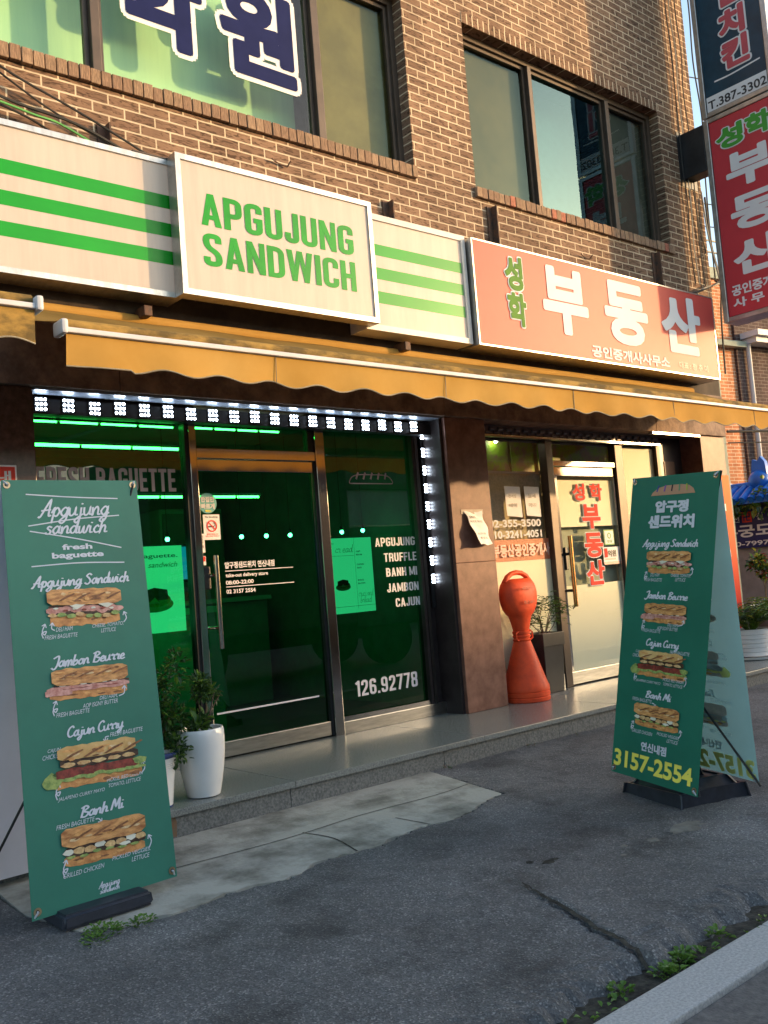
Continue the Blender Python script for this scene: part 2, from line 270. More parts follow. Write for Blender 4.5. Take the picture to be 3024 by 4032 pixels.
# ------------------------------------------------------------------ mesh helpers
class MB:
    def __init__(s): s.v = []; s.f = []; s.mi = []; s.ms = []; s.sm = []
    def m(s, mat):
        if mat not in s.ms: s.ms.append(mat)
        return s.ms.index(mat)
    def add(s, vs, fs, mat, smooth=False):
        o = len(s.v); s.v += [tuple(v) for v in vs]; k = s.m(mat)
        for f in fs: s.f.append([i + o for i in f]); s.mi.append(k); s.sm.append(smooth)
    def box(s, x0, x1, y0, y1, z0, z1, mat, bev=0.0):
        x0, x1 = min(x0, x1), max(x0, x1); y0, y1 = min(y0, y1), max(y0, y1); z0, z1 = min(z0, z1), max(z0, z1)
        if bev <= 0:
            vs = [(x, y, z) for x in (x0, x1) for y in (y0, y1) for z in (z0, z1)]
            s.add(vs, [(0, 1, 3, 2), (4, 6, 7, 5), (0, 4, 5, 1), (2, 3, 7, 6), (0, 2, 6, 4), (1, 5, 7, 3)], mat); return
        b = min(bev, (x1 - x0) / 2.1, (y1 - y0) / 2.1, (z1 - z0) / 2.1)
        bm = bmesh.new(); bmesh.ops.create_cube(bm, size=1.0)
        for v in bm.verts: v.co = Vector((x0 + (v.co.x + .5) * (x1 - x0), y0 + (v.co.y + .5) * (y1 - y0), z0 + (v.co.z + .5) * (z1 - z0)))
        bmesh.ops.bevel(bm, geom=bm.edges[:], offset=b, segments=2, affect='EDGES', profile=0.6)
        s.frombm(bm, mat)
    def frombm(s, bm, mat, smooth=False):
        bm.verts.index_update()
        s.add([v.co[:] for v in bm.verts], [[v.index for v in f.verts] for f in bm.faces], mat, smooth); bm.free()
    def quad(s, a, b, c, d, mat): s.add([a, b, c, d], [(0, 1, 2, 3)], mat)
    def tube(s, pts, r, mat, seg=8, cap=True):
        pts = [Vector(p) for p in pts]; rs = r if isinstance(r, (list, tuple)) else [r] * len(pts)
        vs = []; up = None
        for i, p in enumerate(pts):
            t = (pts[min(i + 1, len(pts) - 1)] - pts[max(i - 1, 0)])
            if t.length < 1e-9: t = Vector((0, 0, 1))
            t.normalize()
            if up is None: up = t.orthogonal().normalized()
            up = (up - t * up.dot(t)); up = up.normalized() if up.length > 1e-6 else t.orthogonal().normalized()
            sd = t.cross(up)
            for k in range(seg):
                a = 2 * math.pi * k / seg; vs.append(p + (up * math.cos(a) + sd * math.sin(a)) * rs[i])
        fs = []
        for i in range(len(pts) - 1):
            for k in range(seg): fs.append((i * seg + k, i * seg + (k + 1) % seg, (i + 1) * seg + (k + 1) % seg, (i + 1) * seg + k))
        if cap: fs.append(tuple(range(seg))[::-1]); fs.append(tuple((len(pts) - 1) * seg + k for k in range(seg)))
        s.add(vs, fs, mat, True)
    def lathe(s, cx, cy, prof, mat, seg=40, sx=1.0, sy=1.0, cap=True):
        vs = []; n = len(prof)
        for r, z in prof:
            for k in range(seg):
                a = 2 * math.pi * k / seg; vs.append((cx + r * sx * math.cos(a), cy + r * sy * math.sin(a), z))
        fs = [(i * seg + k, i * seg + (k + 1) % seg, (i + 1) * seg + (k + 1) % seg, (i + 1) * seg + k) for i in range(n - 1) for k in range(seg)]
        if cap: fs.append(tuple(range(seg))[::-1]); fs.append(tuple((n - 1) * seg + k for k in range(seg)))
        s.add(vs, fs, mat, True)
    def build(s, name, parent=None, label=None, autosmooth=True):
        root = parent
        while root is not None and root.parent is not None: root = root.parent
        off = root.location.copy() if root is not None else Vector((0, 0, 0))
        me = bpy.data.meshes.new(name)
        me.from_pydata([(v[0] - off.x, v[1] - off.y, v[2] - off.z) for v in s.v], [], s.f)
        for mt in s.ms: me.materials.append(mt)
        me.polygons.foreach_set('material_index', s.mi); me.polygons.foreach_set('use_smooth', s.sm)
        if any(s.sm):
            try: me.set_sharp_from_angle(angle=math.radians(40))
            except Exception: pass
        me.update()
        o = bpy.data.objects.new(name, me); COL.objects.link(o)
        if parent is not None: o.parent = parent
        if label: o['label'] = label
        return o
def flush(b, name, par):
    if b.v: b.build(name, par)
    return MB()
def thing(name, label, cat, loc=(0, 0, 0), group=None):
    o = bpy.data.objects.new(name, None); COL.objects.link(o); o.location = loc; o.empty_display_size = 0.1
    o['label'] = label; o['category'] = cat
    if group: o['group'] = group
    return o
def tag(o, label, cat, group=None):
    o['label'] = label; o['category'] = cat
    if group: o['group'] = group
    return o
def struct(o, kind='structure'): o['kind'] = kind; return o

# ------------------------------------------------------------------ lettering
_TC = {}
def _text(body, offset, shear=0.0):
    key = (body, offset, shear)
    if key in _TC: return _TC[key]
    cu = bpy.data.curves.new('lettering', 'FONT'); cu.body = body; cu.offset = offset; cu.shear = shear; cu.resolution_u = 4
    ob = bpy.data.objects.new('lettering', cu); COL.objects.link(ob)
    dg = bpy.context.evaluated_depsgraph_get(); dg.update()
    me = bpy.data.meshes.new_from_object(ob.evaluated_get(dg))
    vs = [(v.co.x, v.co.y) for v in me.vertices]; fs = [tuple(p.vertices) for p in me.polygons]
    bpy.data.objects.remove(ob); bpy.data.curves.remove(cu); bpy.data.meshes.remove(me)
    _TC[key] = (vs, fs); return _TC[key]
class Plane:
    """local 2-D frame in the world: o + a*u + b*v, with normal n pointing to the viewer"""
    def __init__(s, o, u, v, n=None):
        s.o = Vector(o); s.u = Vector(u).normalized(); s.v = Vector(v).normalized(); s.n = Vector(n).normalized() if n is not None else s.u.cross(s.v)
    def p(s, a, b, h=0.0): return s.o + s.u * a + s.v * b + s.n * h
FAC = lambda y: Plane((0, y, 0), (1, 0, 0), (0, 0, 1), (0, -1, 0))
def textfit(mb, body, pl, x0, x1, y0, y1, mat, bold=0.0, h=0.003, outline=None, outmat=None, shear=0.0, mirror=False):
    ring = 0.0
    if bold > .038: ring = bold - .02; bold = .02
    vs, fs = _text(body, bold, shear)
    if not vs: return
    ax = min(v[0] for v in vs); bx = max(v[0] for v in vs); ay = min(v[1] for v in vs); by = max(v[1] for v in vs)
    sx = (x1 - x0) / (bx - ax); sy = (y1 - y0) / (by - ay)
    def mp(v, hh):
        a = x0 + (v[0] - ax) * sx
        if mirror: a = x1 - (v[0] - ax) * sx
        return pl.p(a, y0 + (v[1] - ay) * sy, hh)
    def fat(rad, m_, n_):      # thicken by laying shifted copies over each other, each a hair higher
        nonlocal h
        for k in range(n_):
            a_ = 2 * math.pi * k / n_; h += .00012
            mb.add([mp((v[0] + rad * math.cos(a_), v[1] + rad * math.sin(a_)), h) for v in vs], fs, m_)
        h += .00012
    if outline is not None:
        fat(ring + outline - (ring + .02) + .012, outmat, 14); h += 0.002
    if ring: fat(ring, mat, 8)
    mb.add([mp(v, h) for v in vs], fs, mat)
def _round(pts, flags, rad):
    out = []
    for i, p in enumerate(pts):
        if flags[i] and 0 < i < len(pts) - 1:
            a = Vector(pts[i - 1]); b = Vector(p); c = Vector(pts[i + 1])
            d1 = (a - b); d2 = (c - b); r = min(rad, d1.length * .5, d2.length * .5)
            p1 = b + d1.normalized() * r; p2 = b + d2.normalized() * r
            for k in range(6):
                t = k / 5; out.append(((1 - t) ** 2) * p1 + 2 * t * (1 - t) * b + t * t * p2)
        else: out.append(Vector(p))
    return out
def strip(mb, pts, wd, fn, mat, h=0.003, dh=0.00004):
    """mitred flat ribbon along 2-D pts; fn maps (a, b, h) to world"""
    pts = [Vector(p) for p in pts]; q = [pts[0]]
    for p in pts[1:]:
        if (p - q[-1]).length > 1e-6: q.append(p)
    pts = q
    if len(pts) < 2: return
    vs = []
    for i, p in enumerate(pts):
        d0 = (p - pts[i - 1]).normalized() if i else None; d1 = (pts[i + 1] - p).normalized() if i < len(pts) - 1 else None
        if d0 is None: d0 = d1
        if d1 is None: d1 = d0
        t = d0 + d1; t = t.normalized() if t.length > 1e-4 else d0
        nn = Vector((-t.y, t.x)); c = max(0.45, nn.dot(Vector((-d0.y, d0.x)))); nn *= (wd / 2) / c
        hh = h + dh * i
        vs.append(fn(p.x + nn.x, p.y + nn.y, hh)); vs.append(fn(p.x - nn.x, p.y - nn.y, hh))
    mb.add(vs, [(2 * i, 2 * i + 1, 2 * i + 3, 2 * i + 2) for i in range(len(pts) - 1)], mat)
_t = .155
def _block():
    w = .44; l = _t / 2; r = w - l; b = _t / 2; T = 1 - b; G = {}
    S = lambda *p: ('S', p)
    P = lambda *p: ('P', p)
    c = lambda x, y: (x, y, 1)
    G['A'] = (.47, [P((0, 0), (.15, 0), (.29, 1), (.16, 1)), P((.47, 0), (.32, 0), (.18, 1), (.31, 1)), P((.10, .2), (.37, .2), (.37, .34), (.10, .34))])
    G['P'] = (w, [S((l, 0), (l, T), c(r, T), c(r, .44), (l, .44))])
    G['G'] = (w, [S((r, .70), c(r, T), c(l, T), c(l, b), c(r, b), (r, .47), (w * .5, .47))])
    G['U'] = (w, [S((l, 1), c(l, b), c(r, b), (r, 1))])
    G['J'] = (w * .85, [S((l, .33), c(l, b), c(r - .066, b), (r - .066, 1))])
    G['N'] = (w + .02, [P((0, 0), (.14, 0), (.14, 1), (0, 1)), P((w + .02 - .14, 0), (w + .02, 0), (w + .02, 1), (w + .02 - .14, 1)), P((0, 1), (.15, 1), (w + .02, 0), (w - .13, 0))])
    G['S'] = (w, [S((r, .72), c(r, T), c(l, T), c(l, .58), c(r, .40), c(r, b), c(l, b), (l, .28))])
    G['D'] = (w, [S((0, b), c(r, b), c(r, T), (0, T)), S((l, 0), (l, 1))])
    G['W'] = (.70, [P((0, 1), (.15, 1), (.26, 0), (.12, 0)), P((.28, 1), (.40, 1), (.25, 0), (.13, 0)), P((.30, 1), (.42, 1), (.57, 0), (.45, 0)), P((.55, 1), (.70, 1), (.58, 0), (.44, 0))])
    G['I'] = (_t, [S((l, 0), (l, 1))])
    G['C'] = (w, [S((r, .67), c(r, T), c(l, T), c(l, b), c(r, b), (r, .33))])
    G['H'] = (w, [S((l, 0), (l, 1)), S((r, 0), (r, 1)), S((l, .5), (r, .5))])
    G['F'] = (w * .88, [S((l, 0), (l, T), (w * .88, T)), S((l, .5), (w * .8, .5))])
    G['E'] = (w * .88, [S((w * .88, T), (l, T), (l, b), (w * .88, b)), S((l, .5), (w * .8, .5))])
    G['L'] = (w * .85, [S((l, 1), (l, b), (w * .85, b))])
    G['T'] = (w * .95, [S((0, T), (w * .95, T)), S((w * .475, 0), (w * .475, 1))])
    G['R'] = (w, [S((l, 0), (l, T), c(r, T), c(r, .47), (l, .47)), S((w * .5, .47), c(r, .42), (r, 0))])
    G['B'] = (w, [S((0, T), c(r - .01, T), c(r - .01, .53), (l, .53)), S((l, .51), c(r, .51), c(r, b), (0, b)), S((l, 0), (l, 1))])
    G['M'] = (.6, [P((0, 0), (.14, 0), (.14, 1), (0, 1)), P((.46, 0), (.6, 0), (.6, 1), (.46, 1)), P((0, 1), (.15, 1), (.36, .1), (.24, .1)), P((.6, 1), (.45, 1), (.24, .1), (.36, .1))])
    G['1'] = (.27, [S((.19, 0), (.19, 1)), S((.0, .8), (.19, .92))])
    G['2'] = (w, [S((l, .68), c(l, T), c(r, T), c(r, .58), (l + .01, .17), (l, b), (w, b))])
    G['6'] = (w, [S((r, .72), c(r, T), c(l, T), c(l, b), c(r, b), c(r, .54), (l, .54))])
    G['9'] = (w, [S((l, .28), c(l, b), c(r, b), c(r, T), c(l, T), c(l, .46), (r, .46))])
    G['7'] = (w * .95, [S((0, T), (r, T), (w * .38, 0))])
    G['8'] = (w, [S((w / 2, T), c(r, T), c(r, .53), c(l, .53), c(l, T), (w / 2, T)), S((w / 2, b), c(r, b), c(r, .51), c(l, .51), c(l, b), (w / 2, b))])
    G['O'] = (w, [S((w / 2, T), c(r, T), c(r, b), c(l, b), c(l, T), (w / 2, T))])
    G['.'] = (_t, [P((0, 0), (_t, 0), (_t, .155), (0, .155))])
    G[' '] = (.16, [])
    return G
BLK = _block()
def block(mb, body, pl, x0, x1, y0, y1, mat, gap=.075, h=0.003, mirror=False):
    tot = sum(BLK[c][0] for c in body) + gap * (len(body) - 1)
    sx = (x1 - x0) / tot; sy = (y1 - y0); a = 0.0; k = 0
    for ch in body:
        wd, items = BLK[ch]
        for kind, pts in items:
            hh = h + 0.0003 * (k % 7); k += 1
            fn = (lambda A, B, H, a=a: pl.p(x0 + (a + A) * sx, y0 + B * sy, H))
            if kind == 'P': mb.add([fn(p[0], p[1], hh) for p in pts], [tuple(range(len(pts)))], mat)
            else: strip(mb, _round([p[:2] for p in pts], [len(p) > 2 for p in pts], .17), _t, fn, mat, hh, 0.00001)
        a += wd + gap
SCR = {
 'A': (.60, [[(0, .02), (.1, .0), (.3, .55), (.48, 1), (.47, .5), (.48, .06), (.6, .08)], [(.1, .36), (.55, .42)]]),
 'p': (.40, [[(0, .2), (.12, .52), (.09, .0), (.06, -.4)], [(.09, .3), (.24, .52), (.36, .3), (.25, .02), (.1, .08)]]),
 'g': (.42, [[(.33, .44), (.2, .52), (.04, .25), (.15, .02), (.29, .16), (.35, .5), (.32, -.15), (.16, -.42), (.02, -.3), (.2, -.06), (.44, .14)]]),
 'u': (.42, [[(0, .5), (.04, .1), (.15, .02), (.27, .2), (.30, .5), (.3, .1), (.44, .06)]]),
 'j': (.28, [[(.14, .5), (.13, -.15), (.0, -.42), (-.1, -.28), (.08, -.06), (.26, .1)], [(.15, .68), (.17, .76)]]),
 'n': (.40, [[(0, .5), (.03, .02), (.07, .3), (.2, .52), (.28, .38), (.29, .06), (.42, .06)]]),
 's': (.30, [[(.26, .44), (.12, .52), (.06, .38), (.22, .2), (.18, .02), (.03, .02), (.0, .12)]]),
 'a': (.44, [[(.31, .44), (.18, .52), (.04, .25), (.14, .02), (.27, .15), (.32, .5), (.32, .1), (.46, .06)]]),
 'd': (.44, [[(.30, .42), (.17, .52), (.03, .25), (.13, .02), (.27, .18), (.36, 1), (.32, .1), (.46, .06)]]),
 'w': (.52, [[(0, .5), (.04, .05), (.16, .08), (.23, .45), (.25, .06), (.37, .06), (.45, .5), (.54, .42)]]),
 'i': (.20, [[(.04, .5), (.06, .06), (.2, .06)], [(.07, .68), (.09, .76)]]),
 'c': (.32, [[(.28, .4), (.18, .52), (.04, .25), (.14, .02), (.34, .1)]]),
 'h': (.40, [[(.09, 1), (.03, .02), (.08, .32), (.2, .52), (.28, .38), (.28, .06), (.42, .06)]]),
 'S': (.50, [[(.46, .84), (.3, 1), (.12, .8), (.3, .55), (.40, .25), (.22, 0), (.0, .15)]]),
 'J': (.46, [[(.08, .82), (.42, 1), (.38, .2), (.2, -.18), (.0, -.02)]]),
 'm': (.52, [[(0, .5), (.03, .02), (.06, .35), (.16, .52), (.21, .35), (.21, .02), (.25, .35), (.35, .52), (.41, .38), (.41, .06), (.54, .06)]]),
 'b': (.35, [[(.09, 1), (.03, .1), (.15, .02), (.3, .22), (.22, .46), (.07, .3)]]),
 'o': (.36, [[(.2, .52), (.04, .28), (.12, .02), (.29, .14), (.28, .42), (.2, .5), (.4, .44)]]),
 'B': (.54, [[(.1, 0), (.19, .96)], [(.02, .84), (.3, 1), (.46, .8), (.22, .53), (.5, .34), (.36, .03), (.04, .05)]]),
 'e': (.34, [[(.04, .22), (.27, .32), (.2, .52), (.06, .35), (.06, .1), (.18, .01), (.36, .12)]]),
 'r': (.32, [[(0, .42), (.1, .54), (.1, .44), (.23, .46), (.2, .08), (.34, .06)]]),
 'C': (.46, [[(.44, .8), (.32, 1), (.1, .75), (.06, .3), (.22, 0), (.48, .14)]]),
 'y': (.40, [[(0, .5), (.05, .1), (.15, .04), (.27, .2), (.3, .5), (.26, -.15), (.1, -.42), (.0, -.3), (.2, -.06), (.42, .12)]]),
 'M': (.62, [[(0, 0), (.14, .96), (.29, .3), (.47, 1), (.5, .1), (.62, .04)]]), ' ': (.2, [])}
def cr(pts, n=6):
    P = [Vector(p) for p in pts]; P = [P[0] * 2 - P[1]] + P + [P[-1] * 2 - P[-2]]; out = []
    for i in range(1, len(P) - 2):
        for k in range(n):
            t = k / n; a, b, c, d = P[i - 1], P[i], P[i + 1], P[i + 2]
            out.append(.5 * ((2 * b) + (c - a) * t + (2 * a - 5 * b + 4 * c - d) * t * t + (3 * b - a - 3 * c + d) * t ** 3))
    out.append(P[-2]); return out
def script(mb, body, pl, x0, x1, yb, cap, mat, wd=.13, slant=.12, rise=0.0, h=0.002, mirror=False):
    """joined brush lettering: baseline yb, capital height cap, in the plane pl"""
    tot = sum(SCR[c][0] for c in body); sx = (x1 - x0) / tot; a = 0.0
    for ch in body:
        w_, sts = SCR[ch]
        for st in sts:
            def fn(A, B, H, a=a):
                X = (a + A + slant * B)
                x = x0 + X * sx
                if mirror: x = x1 - X * sx
                return pl.p(x, yb + B * cap + rise * X / tot, H)
            strip(mb, cr(st), wd, fn, mat, h, 0.00003)
        a += w_
def line2(mb, pts, wd, pl, mat, h=0.002, smooth=True):
    strip(mb, cr(pts) if smooth and len(pts) > 2 else pts, wd, lambda A, B, H: pl.p(A, B, H), mat, h, 0.00002)
def poly2(mb, pts, pl, mat, h=0.002):
    mb.add([pl.p(a, b, h) for a, b in pts], [tuple(range(len(pts)))], mat)
def circ(cx, cy, rx, ry=None, n=24, a0=0, a1=2 * math.pi):
    ry = rx if ry is None else ry
    return [(cx + rx * math.cos(a0 + (a1 - a0) * k / n), cy + ry * math.sin(a0 + (a1 - a0) * k / n)) for k in range(n)]
def ringpoly(mb, cx, cy, r0, r1, pl, mat, h=0.002, n=28):
    a = circ(cx, cy, r0, n=n); b = circ(cx, cy, r1, n=n)
    mb.add([pl.p(x, y, h) for x, y in a + b], [(k, (k + 1) % n, n + (k + 1) % n, n + k) for k in range(n)], mat)

# ================================================================== SETTING
def gz(y): return -0.14 + 0.03 * (min(-0.745, max(-3.3, y)) + 0.745)
b = MB(); b.box(-300, 300, -300, 300, -0.6, -0.34, pm('far ground', (0.09, 0.085, 0.08), rough=0.9, var=0.2, scale=2)); struct(b.build('ground'))
CONC = [(1.30, -0.745), (3.87, -0.745), (3.74, -1.45), (3.55, -1.50), (3.40, -1.56), (3.2, -1.60), (3.05, -1.56), (2.7, -1.63), (2.45, -1.60), (2.2, -1.67), (1.95, -1.62), (1.7, -1.66), (1.50, -1.63), (1.36, -1.55), (1.28, -1.2)]
def inpoly(x, y, P):
    c = False; j = len(P) - 1
    for i in range(len(P)):
        if (P[i][1] > y) != (P[j][1] > y) and x < (P[j][0] - P[i][0]) * (y - P[i][1]) / (P[j][1] - P[i][1]) + P[i][0]: c = not c
        j = i
    return c
def crack_side(x, y):      # settlement crack between the two slabs of the apron
    if y > -2.5: return None
    xc = 2.75 + (y + 2.5) * 0.34 + 0.012 * noise.noise(Vector((0, y * 9, 0)))
    return x - xc
def asph_z(x, y):
    z = gz(y) + 0.004 + 0.010 * noise.noise(Vector((x * 1.1, y * 1.1, 0))) + 0.005 * noise.noise(Vector((x * 7, y * 7, 3))) + 0.0025 * noise.noise(Vector((x * 28, y * 28, 5)))
    c = crack_side(x, y)
    if c is not None:
        f = min(1.0, (-2.5 - y) / .25)
        if c > 0: z += 0.010 * f * max(0.0, 1 - c / 1.0)
        if abs(c) < .012: z -= 0.02 * f
    e = -3.15 + 0.10 * noise.noise(Vector((x * 1.6, 1, 0))) + 0.05 * noise.noise(Vector((x * 8, 2, 0))) + 0.03 * noise.noise(Vector((x * 22, 2, 0)))
    if y < e + 0.10: z += 0.010 * noise.noise(Vector((x * 9, y * 9, 7))) + 0.007 * noise.noise(Vector((x * 31, y * 31, 7)))
    if y < e: z -= min(1.0, (e - y) / .07) * 0.055
    if inpoly(x, y, CONC): z -= 0.05
    return z
b = MB(); xs = []; x = -4.0
while x < 16: xs.append(x); x += (0.022 if 0.9 < x < 5.2 else 0.06)
ys = [-0.745 - 0.022 * i for i in range(int(2.56 / .022) + 1)]
nv = len(ys); vs = [(x, y, asph_z(x, y)) for x in xs for y in ys]
b.add(vs, [(i * nv + j, i * nv + j + 1, (i + 1) * nv + j + 1, (i + 1) * nv + j) for i in range(len(xs) - 1) for j in range(nv - 1)], asphalt, False)
struct(b.build('asphalt_apron'))
# concrete strip in front of the step
b = MB(); cz = [(x, y) for x, y in CONC]; ring = []
for i, p in enumerate(cz):
    q = cz[(i + 1) % len(cz)]
    k = 10 if (p[1] < -1 and q[1] < -1 and p[0] > 0) else 1
    for s_ in range(k):
        t = s_ / k; xx = p[0] + (q[0] - p[0]) * t; yy = p[1] + (q[1] - p[1]) * t
        if k > 1 and s_: yy += 0.035 * noise.noise(Vector((xx * 9, 0, 4))) + 0.02 * noise.noise(Vector((xx * 25, 0, 4)))
        ring.append((xx, yy))
n_ = len(ring)
b.add([(x, y, gz(y) + .004) for x, y in ring] + [(x, y, gz(y) - .06) for x, y in ring], [tuple(range(n_))] + [(i, n_ + i, n_ + (i + 1) % n_, (i + 1) % n_) for i in range(n_)], concrete)
for pts, wd in (([(1.9, -1.17), (2.5, -1.20), (3.0, -1.17), (3.5, -1.19), (3.78, -1.16)], .006), ([(2.62, -1.18), (2.66, -1.38), (2.61, -1.62)], .008), ([(3.1, -1.57), (3.07, -1.35)], .006)):
    strip(b, cr(pts), wd, lambda A, B, H: Vector((A, B, gz(B) + .006)), soil)
struct(b.build('concrete_path'))
b = MB(); b.box(-12, 30, -3.32, -2.95, -0.4, -0.246, soil); struct(b.build('gutter_soil'))
b = MB(); x = -6.0; k = 0
while x < 20:
    b.box(x, x + 0.994, -3.47, -3.315, -0.36, -0.218, kerb_m, bev=.006); x += 1.0
struct(b.build('kerb'))
b = MB(); b.box(-60, 60, -12, -3.475, -0.4, -0.236, pm('road surface', (0.17, 0.155, 0.145), rough=0.85, col2=(0.09, 0.083, 0.08), scale=30, bump=0.4, bscale=120, detail=8)); struct(b.build('road'))
# dark crack between the two asphalt slabs, then pale patches
b = MB()
cp = []
for k in range(30):
    y_ = -2.46 - .74 * k / 29; cp.append((2.75 + (y_ + 2.5) * .34 + .012 * noise.noise(Vector((0, y_ * 9, 0))) + R.uniform(-.004, .004), y_))
for i in range(29):
    w0 = .004 + .007 * min(1, i / 8) + .004 * noise.noise(Vector((i * .7, 0, 0))); (xa, ya), (xb, yb_) = cp[i], cp[i + 1]
    b.add([(xa - w0, ya, asph_z(xa - .03, ya) + .008), (xa + w0, ya, asph_z(xa - .03, ya) + .008), (xb + w0, yb_, asph_z(xb - .03, yb_) + .008), (xb - w0, yb_, asph_z(xb - .03, yb_) + .008)], [(0, 3, 2, 1)], soil)
struct(b.build('asphalt_crack'))
b = MB()
def patch(cx, cy, rx, ry, mat, n=26):
    pts = [(cx + rx * math.cos(a) * (1 + .75 * noise.noise(Vector((math.cos(a) * 3, math.sin(a) * 3, cx)))), cy + ry * math.sin(a) * (1 + .75 * noise.noise(Vector((math.cos(a) * 3, math.sin(a) * 3, cy))))) for a in [2 * math.pi * i / n for i in range(n)]]
    b.add([(x, y, asph_z(x, y) + .0015) for x, y in pts] + [(cx, cy, asph_z(cx, cy) + .005)], [(i, (i + 1) % n, n) for i in range(n)], mat)
spill = pm('mortar spill', (0.24, 0.225, 0.19), rough=.9, col2=(0.13, 0.12, 0.105), scale=14)
patch(3.80, -2.54, .13, .055, spill); patch(3.55, -2.53, .04, .025, spill); patch(3.40, -2.48, .022, .014, spill); patch(3.30, -2.55, .022, .012, spill)
patch(3.05, -2.36, .05, .018, soil); patch(2.98, -2.31, .02, .015, soil)
struct(b.build('mortar_spill_patches'))

# ------------------------------------------------------------------ granite step
st = thing('granite_step', 'grey polished granite step running along the foot of both shopfronts', 'step', (4, -0.3, 0))
b = MB(); x = -3.0
for x1 in (-1.6, -0.2, 1.25, 2.885, 4.35, 5.75, 7.2, 8.6, 10.4):
    b.box(x + .0015, x1 - .0015, -0.76, 0.24, -0.035, 0, granite_grey, bev=.004); x = x1
b.build('tread_slab', st)
b = MB(); x = -3.0
for x1 in (-0.9, 0.2, 1.35, 2.86, 4.0, 5.1, 6.3, 7.6, 8.75, 10.4):
    b.box(x + .002, x1 - .002, -0.742, -0.1, -0.3, -0.036, granite_rough); x = x1
b.build('riser', st)
b = MB(); strip(b, [(2.155, -0.001), (2.17, -.035), (2.163, -.14)], .03, lambda A, B, H: Vector((A + .0, -0.7445, B - .03)), pm('rust stain', (0.20, 0.10, 0.045), rough=0.8, col2=(0.14, 0.11, 0.08), scale=40)); b.build('rust_stain', st)

# ================================================================== BUILDING
bld = thing('brick_building', 'brown brick two storey shop building with granite ground floor and dark windows', 'building', (4, 0, 0))
b = MB()
b.box(-2, 9.075, 0, .25, 2.85, 4.075, brick); b.box(-2, .6, 0, .25, 4.075, 5.57, brick); b.box(4.885, 5.56, 0, .25, 4.075, 5.57, brick)
b.box(8.375, 9.075, 0, .25, 4.075, 5.57, brick); b.box(-2, 9.075, 0, .25, 5.57, 7.9, brick)
b.box(.6, 4.885, .02, .25, 4.075, 4.165, brick); b.box(5.56, 8.375, .02, .25, 4.075, 4.165, brick)
b.box(8.85, 9.074, .25, 7, 0, 7.9, brick); b.box(-2, -1.8, .25, 7, 0, 7.9, brick); b.box(-1.8, 8.85, 6.8, 7, 0, 7.9, brick); b.box(-1.8, 8.85, .25, 6.8, 7.7, 7.9, in_dark)
b.build('wall', bld)
b = MB()
def soldiers(x0, x1, z0, z1, y0, y1, mat, jit=.004):
    x = x0
    while x < x1 - .02:
        e = min(x + .061, x1); j = R.uniform(-jit, jit)
        b.box(x, e, y0 + j, y1, z0 + R.uniform(0, jit), z1 + R.uniform(-jit, jit), R.choice([bk1, bk2, bk3, bk1, bk2]) if R.random() > .04 else bk4, bev=.004); x += .067
bk1 = pm('sill brick a', (0.33, 0.215, 0.135), rough=.85, col2=(0.15, 0.095, 0.06), scale=40, stretch=(3, 1, .5), bump=.4); bk2 = pm('sill brick b', (0.29, 0.18, 0.115), rough=.85, col2=(0.14, 0.085, 0.055), scale=40, stretch=(3, 1, .5), bump=.4)
bk3 = pm('sill brick c', (0.37, 0.245, 0.155), rough=.85, col2=(0.18, 0.115, 0.075), scale=40, stretch=(3, 1, .5), bump=.4); bk4 = pm('sill brick red', (0.38, 0.14, 0.09), rough=.85, var=.2, scale=30)
soldiers(.55, 4.89, 4.078, 4.172, -.03, .10, None); b = flush(b, 'brick_sill', bld); soldiers(5.54, 8.40, 4.072, 4.160, -.03, .10, None)
b.build('brick_sill', bld)
b = MB(); b.box(5.56, 8.375, -.004, .01, 5.572, 5.665, soldier_l); b.box(.6, 4.885, -.004, .01, 5.572, 5.665, soldier_l); b.build('soldier_course', bld)
b = MB(); b.box(-2, 9.0, -.012, .25, 2.66, 2.85, pm('fascia stone', (0.075, 0.055, 0.042), rough=.75, spec=.15, col2=(0.04, 0.03, 0.024), scale=6))  # near-black tone carries the shade below the sign boxes
x = -2
for x1 in (.4, 2.36, 4.96, 6.6, 7.75, 9.0):
    b.box(x + .002, x1 - .002, -.03, .25, 2.238, 2.66, granite_lintel, bev=.006); x = x1
b.build('lintel', bld)
b = MB(); b.box(-2, 8.85, .26, 6.8, 2.50, 2.84, in_white); b.build('floor_slab', bld)
def pillar(x0, x1, mat, y0=0.0):
    b = MB(); zz = 0.0
    for z1 in (1.12, 2.236): b.box(x0, x1, y0, .24, zz + .001, z1 - .001, mat, bev=.004); zz = z1
    return b.build('pillar', bld)
pillar(4.975, 5.412, granite_red); pillar(8.545, 8.985, granite_red); pillar(-.9, 1.862, granite_dark)
b = MB(); b.box(8.985, 9.074, .02, .25, 0, 2.85, sage); b.build('side_pilaster', bld)
# upper windows
def frame_box(b, x0, x1, z0, z1, y0, y1, t, mat):
    b.box(x0, x1, y0, y1, z1 - t, z1, mat); b.box(x0, x1, y0, y1, z0, z0 + t, mat); b.box(x0, x0 + t, y0, y1, z0 + t, z1 - t, mat); b.box(x1 - t, x1, y0, y1, z0 + t, z1 - t, mat)
def upper_window(x0, x1, mull, panes, sash):
    b = MB(); frame_box(b, x0, x1, 4.166, 5.57, .10, .22, .05, alu_dark)
    for a, c in mull: b.box(a, c, .085, .21, 4.216, 5.52, alu_dark, bev=.004)
    wn = b.build('window', bld)
    for a, c, mat in panes:
        b = MB(); frame_box(b, a, c, 4.218, 5.518, .125, .155, .03, sash); b.build('sash', wn)
        b = MB(); b.quad((a + .03, .14, 4.248), (c - .03, .14, 4.248), (c - .03, .14, 5.488), (a + .03, .14, 5.488), mat); b.build('pane', wn)
    return wn
